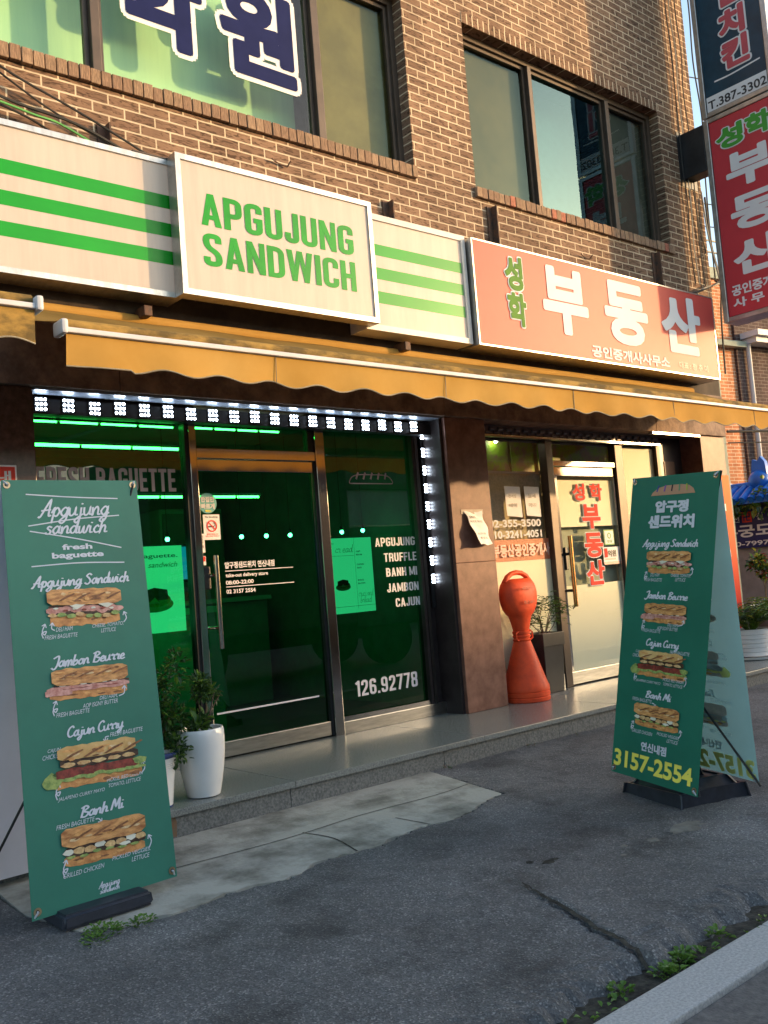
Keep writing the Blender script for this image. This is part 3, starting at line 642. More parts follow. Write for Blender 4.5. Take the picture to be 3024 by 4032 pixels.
wl = upper_window(.6, 4.885, ((2.362, 2.42), (4.055, 4.118)), ((.65, 2.36, g_win), (2.422, 4.053, g_win), (4.12, 4.835, g_dull)), alu_dark)
wr = upper_window(5.56, 8.375, ((6.465, 6.515), (7.60, 7.66)), ((5.61, 6.463, g_dull), (6.517, 7.598, g_sky), (7.662, 8.325, g_win)), alu_dark)
b = MB(); b.box(.65, 4.05, .365, .375, 4.1, 5.6, blind_g); b.build('blind', wl)
b = MB(); b.box(4.12, 4.84, .19, .2, 4.2, 5.52, blind_o); b.build('insect_screen', wl)
b = MB(); b.box(5.61, 6.46, .19, .2, 4.2, 5.52, screen_m); b.build('insect_screen', wr)
b = MB(); b.box(7.66, 8.33, .19, .2, 4.2, 5.52, pm('dark screen', (0.06, 0.055, 0.045), rough=.8, var=.1)); b.build('insect_screen', wr)
b = MB(); b.box(6.5, 7.62, .5, .51, 4.1, 5.6, pm('teal blind', (0.16, 0.30, 0.28), rough=.8, var=.1)); b.build('blind', wr)
b = MB(); b.box(.55, 8.45, 1.4, 1.5, 2.85, 7.6, in_dark); b.box(.55, 8.45, .26, 1.4, 5.75, 5.8, in_dark); b.box(4.95, 5.0, .26, 1.4, 2.85, 5.75, in_dark); b.build('inner_wall', bld)
b = MB(); pl = FAC(.138)
textfit(b, '학', pl, 2.56, 3.16, 4.575, 5.20, let_navy, bold=.045, outline=.085, outmat=let_w); b = flush(b, 'window_lettering', wl)
textfit(b, '원', pl, 3.325, 3.905, 4.575, 5.21, let_navy, bold=.045, outline=.085, outmat=let_w); b = flush(b, 'window_lettering', wl)
textfit(b, '수', pl, 1.55, 2.15, 4.705, 5.30, let_navy, bold=.045, outline=.085, outmat=let_w)
b.build('window_lettering', wl)

# ---- sandwich shop front (left)
Y = .24
def pane(x0, x1, z0, z1, mat, par, y=Y):
    b = MB(); b.quad((x0, y, z0), (x1, y, z0), (x1, y, z1), (x0, y, z1), mat); return b.build('pane', par)
b = MB(); b.box(1.862, 2.88, .2, .28, 0, .12, steel_b); b.box(1.862, 2.88, .215, .265, 2.125, 2.24, black_m); b.box(2.878, 2.902, .205, .275, 0, 2.235, black_m); b.box(2.902, 2.952, .19, .27, .0, 2.235, steel, bev=.004)
sw1 = b.build('shop_window', bld); pane(1.862, 2.878, .12, 2.125, g_green, sw1)
b = MB(); block(b, 'FRESH BAGUETTE', FAC(.236), 1.94, 2.815, 1.69, 1.832, pm('shade toned pink letters', (0.62, 0.52, 0.50), rough=.5, var=.05)); b.build('window_lettering', sw1)  # dull pinkish tone puts the shade on these letters into their colour
b = MB(); b.box(2.952, 3.885, .2, .27, 1.90, 1.966, steel, bev=.004); b.box(3.885, 3.962, .19, .27, 0, 2.235, steel, bev=.004); b.box(3.868, 3.884, .21, .26, .01, 1.9, black_m); b.box(3.84, 3.884, .215, .265, 1.967, 2.235, black_m)
df = b.build('door_frame', bld); pane(2.953, 3.84, 1.967, 2.13, g_green, df)
b = MB(); b.box(2.955, 3.866, .215, .262, 1.82, 1.896, steel, bev=.003); dr = b.build('door', bld); b = MB(); b.box(2.955, 3.866, .215, .262, .012, .105, steel_b, bev=.003); b.build('bottom_rail', dr); pane(2.955, 3.866, .105, 1.82, g_green, dr, .238)
b = MB(); b.tube([(3.018, .15, .69), (3.018, .15, 1.275)], .016, steel, 16)
for z in (.82, 1.15): b.tube([(3.018, .15, z), (3.0, .18, z), (2.985, .235, z)], .012, steel, 10)
b.build('handle', dr)
b = MB(); b.box(2.945, 2.998, .195, .236, 1.065, 1.21, black_m, bev=.006); b.box(2.955, 2.99, .192, .196, 1.17, 1.20, pm('lock touch plate', (.05, .05, .06), rough=.1)); b.build('door_lock', dr)
pl = FAC(.235)
b = MB(); poly2(b, circ(3.03, 1.615, .066), pl, sticker_teal); textfit(b, '한집만', pl, 2.982, 3.078, 1.622, 1.656, let_w, .05, .004); textfit(b, '빠르게', pl, 2.982, 3.078, 1.578, 1.612, let_w, .05, .004); textfit(b, '배민1', pl, 3.01, 3.05, 1.557, 1.572, ban_yel, .05, .004); b.build('round_sticker', dr)
b = MB(); poly2(b, [(2.99, 1.38), (3.11, 1.38), (3.11, 1.542), (2.99, 1.542)], pl, paper_m, .002); textfit(b, 'No Smoking', pl, 3.005, 3.095, 1.518, 1.532, let_black, .02, .004)
ringpoly(b, 3.05, 1.468, .030, .038, pl, let_red, .0045); strip(b, [(3.026, 1.492), (3.074, 1.444)], .007, pl.p, let_red, .005); strip(b, [(3.022, 1.464), (3.066, 1.464)], .008, pl.p, let_black, .004); line2(b, [(3.068, 1.468), (3.075, 1.478), (3.066, 1.486), (3.07, 1.494)], .003, pl, let_black, .004)
textfit(b, '금연구역입니다', pl, 3.01, 3.09, 1.41, 1.42, let_red, .02, .004); textfit(b, '흡연시 과태료가 부과됩니다', pl, 3.0, 3.1, 1.399, 1.407, let_red, .02, .004); b.build('no_smoking_sticker', dr)
b = MB(); poly2(b, [(2.945, 1.30), (2.992, 1.30), (2.992, 1.42), (2.945, 1.42)], pl, paper_m, .0015)
pv = Plane(pl.o, (0, 0, -1), (1, 0, 0), (0, -1, 0)); textfit(b, '맛있는집', pv, -1.41, -1.33, 2.957, 2.982, let_black, .03, .003); b.build('white_sticker', dr)
b = MB(); poly2(b, [(2.947, 1.22), (2.992, 1.22), (2.992, 1.278), (2.947, 1.278)], pl, paper_m, .0015); poly2(b, [(2.95, 1.245), (2.989, 1.245), (2.989, 1.275), (2.95, 1.275)], pl, let_red, .003); b.build('security_sticker', dr)
b = MB(); textfit(b, '압구정샌드위치 연신내점', pl, 3.125, 3.505, 1.19, 1.232, let_w, .045); textfit(b, 'take-out delivery store', pl, 3.127, 3.45, 1.127, 1.158, let_w, .03); textfit(b, '08:00-22:00', pl, 3.125, 3.335, 1.086, 1.112, let_w, .03); textfit(b, '02 3157 2554', pl, 3.125, 3.345, 1.028, 1.055, let_w, .03)
for z in (1.174, 1.072): strip(b, [(3.125, z), (3.655, z)], .005, pl.p, let_w, .003)
b = flush(b, 'door_lettering', dr); strip(b, [(3.0, .283), (3.795, .286)], .011, pl.p, let_w, .003); b.build('white_line', dr)
b = MB(); b.box(3.962, 4.97, .2, .28, 0, .085, steel_b, bev=.003); b.box(3.962, 4.8, .21, .27, .086, .118, steel); b.box(3.962, 4.97, .215, .265, 2.125, 2.235, black_m); b.box(4.80, 4.825, .2, .27, .086, 2.235, panel_dark); b.box(4.83, 4.862, .2, .262, .086, 2.235, steel); b.box(4.866, 4.975, .245, .28, .0, 2.235, panel_dark); b.box(4.945, 4.974, .03, .244, 0, 2.235, panel_dark)
sw2 = b.build('shop_window', bld); pane(3.962, 4.80, .118, 2.125, g_green, sw2)
pl = FAC(.236); b = MB()
for tx, x0, x1, z0 in (('APGUJUNG', 4.395, 4.785, 1.285), ('TRUFFLE', 4.468, 4.79, 1.17), ('BANH MI', 4.478, 4.785, 1.06), ('JAMBON', 4.475, 4.787, .945), ('CAJUN', 4.548, 4.79, .833)): block(b, tx, pl, x0, x1, z0, z0 + .064, let_w); b = flush(b, 'window_lettering', sw2)
block(b, '126.92778', pl, 4.115, 4.70, .235, .345, let_w, gap=.09); b = flush(b, 'window_lettering', sw2)
pk_ = pm('pink outline print', (0.55, 0.42, 0.42), rough=.5)
line2(b, [(4.205, 1.752), (4.2, 1.765), (4.23, 1.80), (4.29, 1.815), (4.40, 1.817), (4.52, 1.815), (4.58, 1.80), (4.61, 1.765), (4.605, 1.752)], .008, pl, pk_); strip(b, [(4.203, 1.751), (4.607, 1.751)], .008, pl.p, pk_, .003)
for i in range(5): strip(b, [(4.262 + .068 * i, 1.782), (4.285 + .066 * i, 1.832)], .016, pl.p, pk_, .004)
b.build('baguette_emblem', sw2)
# ---- estate agent front (right)
b = MB(); b.box(5.412, 6.36, .2, .28, 0, .12, steel_b); b.box(6.362, 6.45, .19, .275, 0, 2.235, alu_dark, bev=.004); b.box(5.412, 8.05, .262, .28, 2.125, 2.235, alu_dark)
sw3 = b.build('shop_window', bld); pane(5.412, 6.36, .12, 2.14, g_clear, sw3)
b = MB(); b.quad((5.412, .246, .12), (6.36, .246, .12), (6.36, .246, 1.11), (5.412, .246, 1.11), frost); b = flush(b, 'frosted_film', sw3); b.quad((5.412, .246, 1.112), (6.36, .246, 1.112), (6.36, .246, 1.29), (5.412, .246, 1.29), film_o); b.build('salmon_film_band', sw3)
pl = FAC(.237); b = MB()
textfit(b, '02-355-3500', pl, 5.61, 6.265, 1.395, 1.458, let_w, .03); textfit(b, '010-3241-4051', pl, 5.60, 6.265, 1.302, 1.366, let_w, .03); textfit(b, '성학부동산공인중개사', pl, 5.45, 6.35, 1.145, 1.255, let_pale, .035); b.build('window_lettering', sw3)
b = MB(); b.box(6.452, 7.36, .2, .27, 1.916, 1.966, steel, bev=.004); b.box(7.362, 7.48, .19, .27, 0, 2.235, alu_dark, bev=.004)
df2 = b.build('door_frame', bld); pane(6.452, 7.36, 1.967, 2.14, g_clear, df2)
b = MB(); b.box(6.455, 7.358, .215, .262, 1.832, 1.912, steel, bev=.003); b.box(6.455, 7.358, .215, .262, .012, .118, steel_b, bev=.003); b.box(6.455, 6.508, .215, .262, .118, 1.832, steel, bev=.003); b.box(7.335, 7.358, .215, .262, .118, 1.832, steel, bev=.003)
dr2 = b.build('door', bld); pane(6.508, 7.335, .118, 1.832, g_clear, dr2, .238)
b = MB(); b.quad((6.508, .246, .118), (7.335, .246, .118), (7.335, .246, .86), (6.508, .246, .86), frost); b = flush(b, 'frosted_film', dr2); b.quad((6.508, .246, 1.38), (7.335, .246, 1.38), (7.335, .246, 1.80), (6.508, .246, 1.80), frost); b.build('frosted_film', dr2)
b = MB(); b.tube([(6.532, .15, .68), (6.532, .15, 1.295)], .019, copper, 16)
for z in (.82, 1.14): b.tube([(6.532, .15, z), (6.53, .18, z), (6.53, .235, z)], .013, black_m, 10)
b.build('handle', dr2)
b = MB(); b.box(6.515, 6.55, .2, .236, 1.0, 1.2, black_m, bev=.005); b.build('door_lock', dr2)
b = MB(); pl = FAC(.236)
for ch, x0, x1, z0, z1 in (('성', 6.73, 6.90, 1.615, 1.765), ('학', 6.98, 7.155, 1.615, 1.765), ('부', 6.84, 7.095, 1.36, 1.575), ('동', 6.84, 7.095, 1.10, 1.315), ('산', 6.83, 7.085, .85, 1.065)): textfit(b, ch, pl, x0, x1, z0, z1, let_red, .039, outline=.06, outmat=let_w)
b = flush(b, 'door_lettering', dr2); poly2(b, [(7.13, 1.20), (7.28, 1.20), (7.28, 1.34), (7.13, 1.34)], pl, let_g3, .002); poly2(b, [(7.14, 1.21), (7.27, 1.21), (7.27, 1.33), (7.14, 1.33)], pl, paper_m, .004); textfit(b, '안심', pl, 7.17, 7.24, 1.22, 1.245, let_g3, .03, .006); ringpoly(b, 7.205, 1.285, .018, .028, pl, let_g3, .006)
poly2(b, [(7.09, 1.02), (7.33, 1.02), (7.33, 1.18), (7.09, 1.18)], pl, paper_m, .007); textfit(b, '1', pl, 7.115, 7.145, 1.09, 1.165, let_red, .06, .009); textfit(b, '억원', pl, 7.16, 7.28, 1.09, 1.15, let_black, .045, .009); poly2(b, [(7.11, 1.062), (7.27, 1.062), (7.27, 1.078), (7.11, 1.078)], pl, let_pale, .009); poly2(b, [(7.09, 1.02), (7.33, 1.02), (7.33, 1.045), (7.09, 1.045)], pl, let_pale, .009)
b.build('paper_sticker', dr2)
b = MB(); b.box(7.48, 8.06, .2, .28, 0, .12, steel_b); b.box(8.06, 8.11, .2, .28, 0, 2.235, alu_dark)
sw4 = b.build('shop_window', bld); pane(7.48, 8.06, .12, 2.14, g_clear, sw4)
b = MB(); b.quad((7.482, .246, .12), (8.058, .246, .12), (8.058, .246, 2.12), (7.482, .246, 2.12), frost); b.build('frosted_film', sw4)
b = MB(); b.box(8.11, 8.545, .235, .27, 0, 2.236, panel_dark); b.box(8.22, 8.40, .228, .236, .1, 2.0, in_brown); b.build('side_panel', bld)
b = MB(); b.box(5.412, 8.06, .17, .24, 2.165, 2.236, shut_m)
x = 5.43
while x < 8.04:
    b.tube([(x, .165, 2.205), (x + .05, .165, 2.205)], .016, shut_m, 10); b.tube([(x + .055, .168, 2.175), (x + .105, .168, 2.175)], .014, shut_m, 10); x += .105
b.box(5.412, 8.06, .15, .2, 2.14, 2.158, steel_b)
b.build('roller_shutter', bld)
b = MB(); b.box(7.68, 8.5, -.028, .02, 2.215, 2.236, steel_b); b.build('shutter_rail', bld)

# ---- interiors
b = MB(); b.box(1.5, 1.55, .3, 4, 0, 2.5, in_dark); b.box(5.15, 5.2, .3, 4, 0, 2.5, in_dark); b.box(1.5, 5.2, 4, 4.05, 0, 2.5, in_dark); b.box(1.55, 5.15, .29, 4, -.01, .006, pm('dark shop floor', (.06, .065, .06), rough=.3, var=.2)); b.build('shop_inner_wall', bld)
b = MB(); b.box(5.2, 8.85, .6, .65, 0, 2.5, in_beige); b.box(8.7, 8.75, .3, .6, 0, 2.5, in_brown); b.box(5.2, 8.7, .29, .6, -.01, .006, in_brown); b.box(5.2, 8.7, .35, .6, 2.42, 2.5, in_beige); b.build('office_inner_wall', bld)
mn = thing('monitor', 'dark monitor with a blue screen behind the left green poster', 'monitor', (3.2, 1.2, 1.1))
b = MB(); b.box(2.98, 3.42, 1.2, 1.24, 1.14, 1.42, black_m, bev=.006); b.build('monitor_case', mn); b = MB(); b.box(3.0, 3.40, 1.192, 1.199, 1.16, 1.40, emit('blue screen', (.02, .25, .9), .5)); b.build('screen', mn); b = MB(); b.tube([(3.2, 1.22, 1.14), (3.2, 1.22, .96)], .02, black_m, 8); b.box(3.1, 3.3, 1.15, 1.3, .945, .96, black_m); b.build('monitor_stand', mn)
sh_ = thing('shelf', 'low pale shelf with the blue monitor on it inside the sandwich shop', 'shelf', (3.1, 1.25, 0))
b = MB(); b.box(2.6, 3.6, 1.1, 1.4, .9, .944, in_white, bev=.004); b.build('shelf_top', sh_); b = MB(); b.box(2.62, 3.58, 1.12, 1.38, .006, .899, in_dark); b.build('shelf_body', sh_)
ct = thing('counter', 'dark shop counter with a pale top behind the green glass door', 'counter', (3.4, 2.6, 0))
b = MB(); b.box(2.5, 4.9, 2.5, 3.1, 0.007, .95, in_dark, bev=.01); b.build('counter_body', ct); b = MB(); b.box(2.45, 4.92, 2.45, 3.12, .951, .99, in_white, bev=.005); b.build('counter_top', ct)
fr = thing('refrigerator', 'tall grey refrigerator standing against the back wall of the sandwich shop', 'refrigerator', (4.6, 3.6, 0))
b = MB(); b.box(4.25, 4.95, 3.3, 3.95, 0.007, 1.9, in_white, bev=.02); b.build('refrigerator_body', fr); b = MB(); b.box(4.27, 4.6, 3.27, 3.298, .1, 1.85, in_dark, bev=.006); b.build('refrigerator_door', fr); b = MB(); b.box(4.61, 4.93, 3.27, 3.298, .1, 1.85, in_dark, bev=.006); b.build('refrigerator_door', fr)
def tube(x0, x1, y, z, r, label, n=4):
    t = thing('light_tube', label, 'light tube', ((x0 + x1) / 2, y, z), 'light tubes in the sandwich shop')
    b = MB()
    for i in range(n):
        a = x0 + (x1 - x0) * i / n; c = x0 + (x1 - x0) * (i + 1) / n; b.tube([(a + .012, y, z), (c - .012, y, z)], r, tube_e, 8)
    b.build('glowing_tube', t); b = MB(); b.box(x0, x1, y - .015, y + .015, z + r, z + r + .02, in_white); b.build('tube_holder', t)
tube(1.95, 3.54, 1.5, 2.18, .011, 'long white light tube hanging above the FRESH BAGUETTE lettering')
tube(2.9, 4.25, 1.5, 1.805, .0095, 'white light tube crossing behind the round teal door sticker', 6)
tube(1.87, 2.87, .31, 2.11, .006, 'white light tube along the top of the left green window')
tube(2.98, 3.68, .31, 2.115, .006, 'white light tube along the top of the glass over the door')
tube(2.98, 3.24, .31, 1.975, .004, 'short white light tube just above the door transom bar', 2)
def spot(x, y, z, label):
    t = thing('downlight', label, 'downlight', (x, y, z), 'small lit downlights inside the shops')
    b = MB(); bm = bmesh.new(); bmesh.ops.create_uvsphere(bm, u_segments=14, v_segments=8, radius=.016); bmesh.ops.translate(bm, verts=bm.verts, vec=(x, y, z)); b.frombm(bm, down_e, True); b.build('bulb', t)
    b = MB(); b.lathe(x, y, [(.012, z + .014), (.014, z + .04), (.006, z + .05)], black_m, 12); b.tube([(x, y, z + .05), (x, y, 2.42)], .0022, black_m, 5); b.build('lamp_shade', t)
for i, (x, z) in enumerate(((3.13, 1.445), (3.74, 1.445), (3.96, 1.445), (4.18, 1.445), (4.69, 1.455), (4.91, 1.462))):
    spot(x, 1.0, z, ['small lit lamp behind the green glass nearest the left mullion', 'small lit lamp left of three seen through the green glass door', 'small lit lamp in the middle of three seen through the door', 'small lit lamp seen just left of the right chrome door post', 'small lit lamp above the left half of the green menu poster', 'small lit lamp above the right edge of the green menu poster'][i])
spot(6.02, .45, 2.16, 'lit downlight under the office ceiling behind the white phone numbers')
t = thing('office_sheet', 'tan patterned blind behind the upper office window with the phone numbers', 'blind', (5.95, .33, 1.25))
b = MB(); b.box(5.45, 6.42, .325, .33, 1.25, 1.86, pm('tan patterned blind', (0.60, 0.48, 0.30), rough=.8, col2=(0.42, 0.36, 0.22), scale=60)); b.build('hung_sheet', t); b = MB(); b.tube([(5.45, .33, 1.87), (6.42, .33, 1.87)], .012, in_white, 8); b.build('sheet_rail', t)
t = thing('office_sheet', 'added grey green sheet behind the clear middle strip of the office door', 'blind', (7.2, .33, .8))  # sheet added to catch the sun and lighten the clear strip of the door
b = MB(); b.box(6.46, 7.40, .325, .33, .80, 1.42, pm('added grey green sheet', (0.46, 0.47, 0.36), rough=.8, col2=(0.30, 0.34, 0.26), scale=5, detail=8)); b.build('hung_sheet', t); b = MB(); b.tube([(6.46, .33, 1.43), (7.40, .33, 1.43)], .012, in_white, 8); b.build('sheet_rail', t)
# posters hanging in the green windows
def poster(x0, x1, z0, z1, label, kind):
    t = thing('poster', label, 'poster', ((x0 + x1) / 2, .6, z0)); pl = FAC(.595)
    b = MB(); b.box(x0, x1, .597, .606, z0, z1, poster_w); b.build('board', t)
    b = MB(); w_ = x1 - x0; h_ = z1 - z0
    if kind == 0:
        textfit(b, 'Fresh Baguette.', pl, x0 + .06, x1 - .035, z1 - .085, z1 - .05, poster_ink, .01); textfit(b, 'sandwich', pl, x1 - .25, x1 - .04, z1 - .14, z1 - .105, poster_ink2, .01, shear=.3)
        cx, cy, s = x0 + .62 * w_, z0 + .40 * h_, 1.15
    else:
        textfit(b, 'MENU', pl, x0 + .015, x0 + .05, z1 - .045, z1 - .035, poster_ink, .02); script(b, 'cr ead', pl, x0 + .06, x0 + .23, z1 - .11, .06, poster_ink2, .06)
        strip(b, [(x0, z1 - .135), (x0 + .245, z1 - .135)], .003, pl.p, poster_ink2); strip(b, [(x0 + .245, z0 + .03), (x0 + .245, z1)], .003, pl.p, poster_ink2); strip(b, [(x0, z0 + .05), (x1, z0 + .05)], .003, pl.p, poster_ink2)
        for k, (tx, zz) in enumerate((('CRISPY', .1), ('BREAD HAM', .125), ('CHICKEN', .2), ('SALAD', .225), ('EGG', .32), ('BACON', .345))):
            textfit(b, tx, pl, x0 + .26, x0 + .26 + .045 + .012 * (k % 3), z1 - zz - .012, z1 - zz, poster_ink, .03)
        script(b, 'crucj and', pl, x0 + .255, x1 - .02, z0 + .12, .05, poster_ink2, .06); script(b, 'bread', pl, x0 + .27, x1 - .04, z0 + .07, .05, poster_ink2, .06)
        cx, cy, s = x0 + .115, z0 + .22, .62
    poly2(b, circ(cx, cy - .035 * s, .115 * s, .045 * s), pl, poster_ink2, .002); poly2(b, circ(cx + .01, cy - .01 * s, .09 * s, .04 * s), pl, let_p, .003); poly2(b, [(cx - .09 * s, cy - .02 * s), (cx + .085 * s, cy - .01 * s), (cx + .08 * s, cy + .045 * s), (cx, cy + .06 * s), (cx - .085 * s, cy + .04 * s)], pl, tom_p, .004); poly2(b, [(cx - .04 * s, cy - .03 * s), (cx + .03 * s, cy - .03 * s), (cx, cy + .005 * s)], pl, poster_ink2, .005)
    b.build('poster_print', t)
poster(4.235, 4.655, .81, 1.38, 'pale menu poster with a small sandwich, left of the white menu words', 1)
poster(2.45, 3.02, .81, 1.375, 'pale poster with a dark sandwich behind the glass left of the door', 0)
t = tag((lambda b: (b.box(3.0, 3.045, .45, .46, .49, .775, poster_w), b.build('hanging_board'))[1])(MB()), 'narrow pale board seen through the glass under the door handle', 'board')
for i, (x0, x1, z0, z1, lb) in enumerate(((5.95, 6.22, 1.88, 2.2, 'leafy green advert sheet in the upper office window, left one'), (6.26, 6.56, 1.9, 2.22, 'leafy green advert sheet beside the office window mullion'), (6.62, 7.75, 1.92, 2.3, 'wide leafy green advert sheet behind the glass above the office door'))):
    bb = MB(); bb.box(x0, x1, .5, .506, z0, z1, foliage_ad); tag(bb.build('advert_sheet'), lb, 'advert')
for x0, x1, lb, tx in ((5.85, 6.04, 'handwritten notice on the office window, left of the pair', ('전세방', '매매')), (6.095, 6.28, 'handwritten notice on the office window, right of the pair', ('월세', '구합니다'))):
    bb = MB(); pl = FAC(.2355); poly2(bb, [(x0, 1.49), (x1, 1.475), (x1 - .005, 1.735), (x0 - .01, 1.74)], pl, paper_m, 0.0)
    ink = pm('faint handwriting', (.45, .43, .4), rough=.8, var=.1)
    for k, s_ in enumerate(tx): textfit(bb, s_, pl, x0 + .03, x0 + .13, 1.64 - .08 * k, 1.675 - .08 * k, ink, .01)
    tag(bb.build('paper_notice'), lb, 'notice')

# ================================================================== LED STRIP
lt = thing('led_light_strip', 'row of bright white LED clusters along the top and side of the green window', 'light strip', (3.4, .12, 2.17))
b = MB(); b.box(1.87, 4.97, .125, .2, 2.115, 2.2, black_m); b.box(1.87, 4.94, .0, .13, 2.224, 2.2365, led_blue); b.build('housing', lt)
b = MB(); b.box(4.905, 4.935, .215, .225, .8, 2.11, black_m); b.build('side_housing', lt)
def ledmod(nx, nz, px, pz):
    b = MB(); b.box(-nx * px / 2, nx * px / 2, -.006, .0, -nz * pz / 2, nz * pz / 2, black_m)
    for i in range(nx):
        for k in range(nz):
            bm = bmesh.new(); bmesh.ops.create_uvsphere(bm, u_segments=8, v_segments=6, radius=.0074); bmesh.ops.translate(bm, verts=bm.verts, vec=((i - (nx - 1) / 2) * px, -.008, (k - (nz - 1) / 2) * pz)); b.frombm(bm, led_e, True)
    return b
m1 = ledmod(3, 3, .0235, .028); m2 = ledmod(2, 3, .017, .026)
proto = m1.build('led_module'); proto2 = m2.build('led_module')
def place(pr, first, x, y, z):
    o = pr if first else pr.copy()
    if not first: COL.objects.link(o)
    o.parent = lt; o.location = (x - lt.location.x, y - lt.location.y, z - lt.location.z)
for i in range(19): place(proto, i == 0, 1.95 + .1562 * i, .122, 2.165 + R.uniform(-.006, .006))
for i in range(9): place(proto2, i == 0, 4.922, .212, 2.13 - .1388 * i)

# ================================================================== SIGN BOXES
def signbox(t, x0, x1, z0, z1, yf, yb, fr, sheet, fmat, depth=.012):
    b = MB(); frame_box(b, x0, x1, z0, z1, yf, yb, fr, fmat); b.box(x0 + fr, x1 - fr, yb - .02, yb - .002, z0 + fr, z1 - fr, fmat); b.build('frame', t)
    b = MB(); b.box(x0 + fr, x1 - fr, yf + depth, yf + depth + .02, z0 + fr, z1 - fr, sheet); b.build('face_sheet', t)
t = thing('sign_box', 'wide white sign box with three green stripes at the far left above the awning', 'sign', (0.6, -.2, 2.8))
signbox(t, -1.4, 2.70, 2.785, 3.625, -.2, -.02, .032, sign_w, alu)
b = MB(); pl = FAC(-.189)
for z0, z1 in ((3.326, 3.408), (3.155, 3.237), (2.985, 3.067)): poly2(b, [(-1.36, z0), (2.667, z0), (2.667, z1), (-1.36, z1)], pl, sign_g, .0)
b.build('green_stripe', t)
b = MB(); b.box(2.44, 2.66, -.205, -.02, 3.626, 3.634, alu_dark); b.build('top_plate', t)
t = thing('sign_box', 'white sign box reading APGUJUNG SANDWICH in green, standing proud of its neighbours', 'sign', (3.4, -.3, 2.8))
signbox(t, 2.658, 4.15, 2.785, 3.635, -.3, -.202, .034, sign_w, alu)
b = MB(); pl = FAC(-.289); block(b, 'APGUJUNG', pl, 2.815, 3.975, 3.228, 3.428, sign_g2, gap=.065, h=.001); block(b, 'SANDWICH', pl, 2.815, 3.975, 2.98, 3.182, sign_g2, gap=.065, h=.001); b.build('sign_lettering', t)
t = thing('sign_box', 'narrow white sign box with three green stripes beside the red estate agent sign', 'sign', (4.7, -.2, 2.8))
signbox(t, 4.112, 5.158, 2.768, 3.612, -.2, -.02, .042, sign_w, pm('white sign frame', (0.62, 0.58, 0.55), rough=.35, var=.06))
b = MB(); pl = FAC(-.189)
for z0, z1 in ((3.315, 3.397), (3.143, 3.228), (2.97, 3.056)): poly2(b, [(4.154, z0), (5.112, z0), (5.112, z1), (4.154, z1)], pl, sign_g, .0)
b.build('green_stripe', t)
t = thing('sign_box', 'red estate agent sign with large white Korean letters over the right shopfront', 'sign', (6.9, -.25, 2.76))
signbox(t, 5.176, 8.613, 2.757, 3.592, -.25, -.02, .012, sign_r, alu, depth=.004)
b = MB(); pl = FAC(-.247)
textfit(b, '성', pl, 5.535, 5.735, 3.245, 3.51, let_g, .045, outline=.075, outmat=let_w); textfit(b, '학', pl, 5.54, 5.745, 2.955, 3.215, let_g, .045, outline=.075, outmat=let_w)
textfit(b, '부', pl, 5.985, 6.548, 2.962, 3.505, let_w, .045); textfit(b, '동', pl, 6.816, 7.428, 2.963, 3.507, let_w, .045); textfit(b, '산', pl, 7.682, 8.323, 2.972, 3.509, let_w, .045)
textfit(b, '공인중개사사무소', pl, 6.562, 7.737, 2.795, 2.90, let_w, .035); textfit(b, '대표 : 정 추 미', pl, 7.898, 8.397, 2.815, 2.88, let_pale, .015)
b.build('sign_lettering', t)
# projecting sign
t = thing('projecting_sign', 'tall double sided sign standing out from the wall, dark blue above and red below', 'sign', (8.9, 0, 3.34))
X0, X1, YI, YO = 8.757, 9.02, -.27, -1.04
b = MB(); b.box(8.76, 8.93, -.265, 0, 4.94, 5.42, black_m, bev=.004); b.box(8.69, 9.0, -.006, 0.0, 4.86, 5.44, black_m); b.build('wall_bracket', t)
b = MB()
for z0, z1 in ((3.34, 5.447), (5.462, 7.75)):
    for (ya, yb_) in ((YI, YI - .055), (YO, YO + .055)): b.box(X0, X1, min(ya, yb_), max(ya, yb_), z0, z1, alu, bev=.006)
    b.box(X0, X1, YO + .056, YI - .056, z0, z0 + .045, alu, bev=.004); b.box(X0, X1, YO + .056, YI - .056, z1 - .045, z1, alu, bev=.004)
b.box(X0 + .03, X1 - .03, YO + .03, YI - .03, 3.36, 3.375, pm('blue underside', (0.06, 0.13, 0.26), rough=.4, var=.2)); b.build('frame', t)
pl = Plane((X0, 0, 0), (0, -1, 0), (0, 0, 1), (-1, 0, 0))
b = MB(); b.box(X0 + .012, X1 - .012, YO + .06, YI - .06, 5.51, 7.70, sign_teal); b.build('upper_panel', t)
b = MB(); b.box(X0 + .012, X1 - .012, YO + .06, YI - .06, 3.39, 5.40, sign_r2); b.build('lower_panel', t)
b = MB(); H = -.009
pk2 = pm('soft red letters', (0.50, 0.08, 0.10), rough=.4, var=.05)
for i, (ch, y0, y1, z0, z1) in enumerate((('치', .555, .81, 6.17, 6.44), ('킨', .555, .825, 5.86, 6.13), ('인', .555, .82, 6.50, 6.78), ('수', .555, .82, 6.85, 7.1))): textfit(b, ch, pl, y0, y1, z0, z1, pk2, .055, H, outline=.095, outmat=let_w)
line2(b, [(.44, 5.795), (.6, 5.79), (.78, 5.80), (.93, 5.81)], .016, pl, let_w, H)
poly2(b, [(.335, 5.512), (.978, 5.512), (.978, 5.665), (.335, 5.665)], pl, let_w, H + .001); textfit(b, 'T.387-3302', pl, .35, .972, 5.53, 5.62, let_black, .02, H + .003)
b.build('upper_lettering', t)
b = MB()
textfit(b, '성', pl, .40, .67, 5.08, 5.29, let_g3, .05, H, outline=.085, outmat=let_w); textfit(b, '학', pl, .715, .96, 5.09, 5.30, let_g3, .05, H, outline=.085, outmat=let_w)
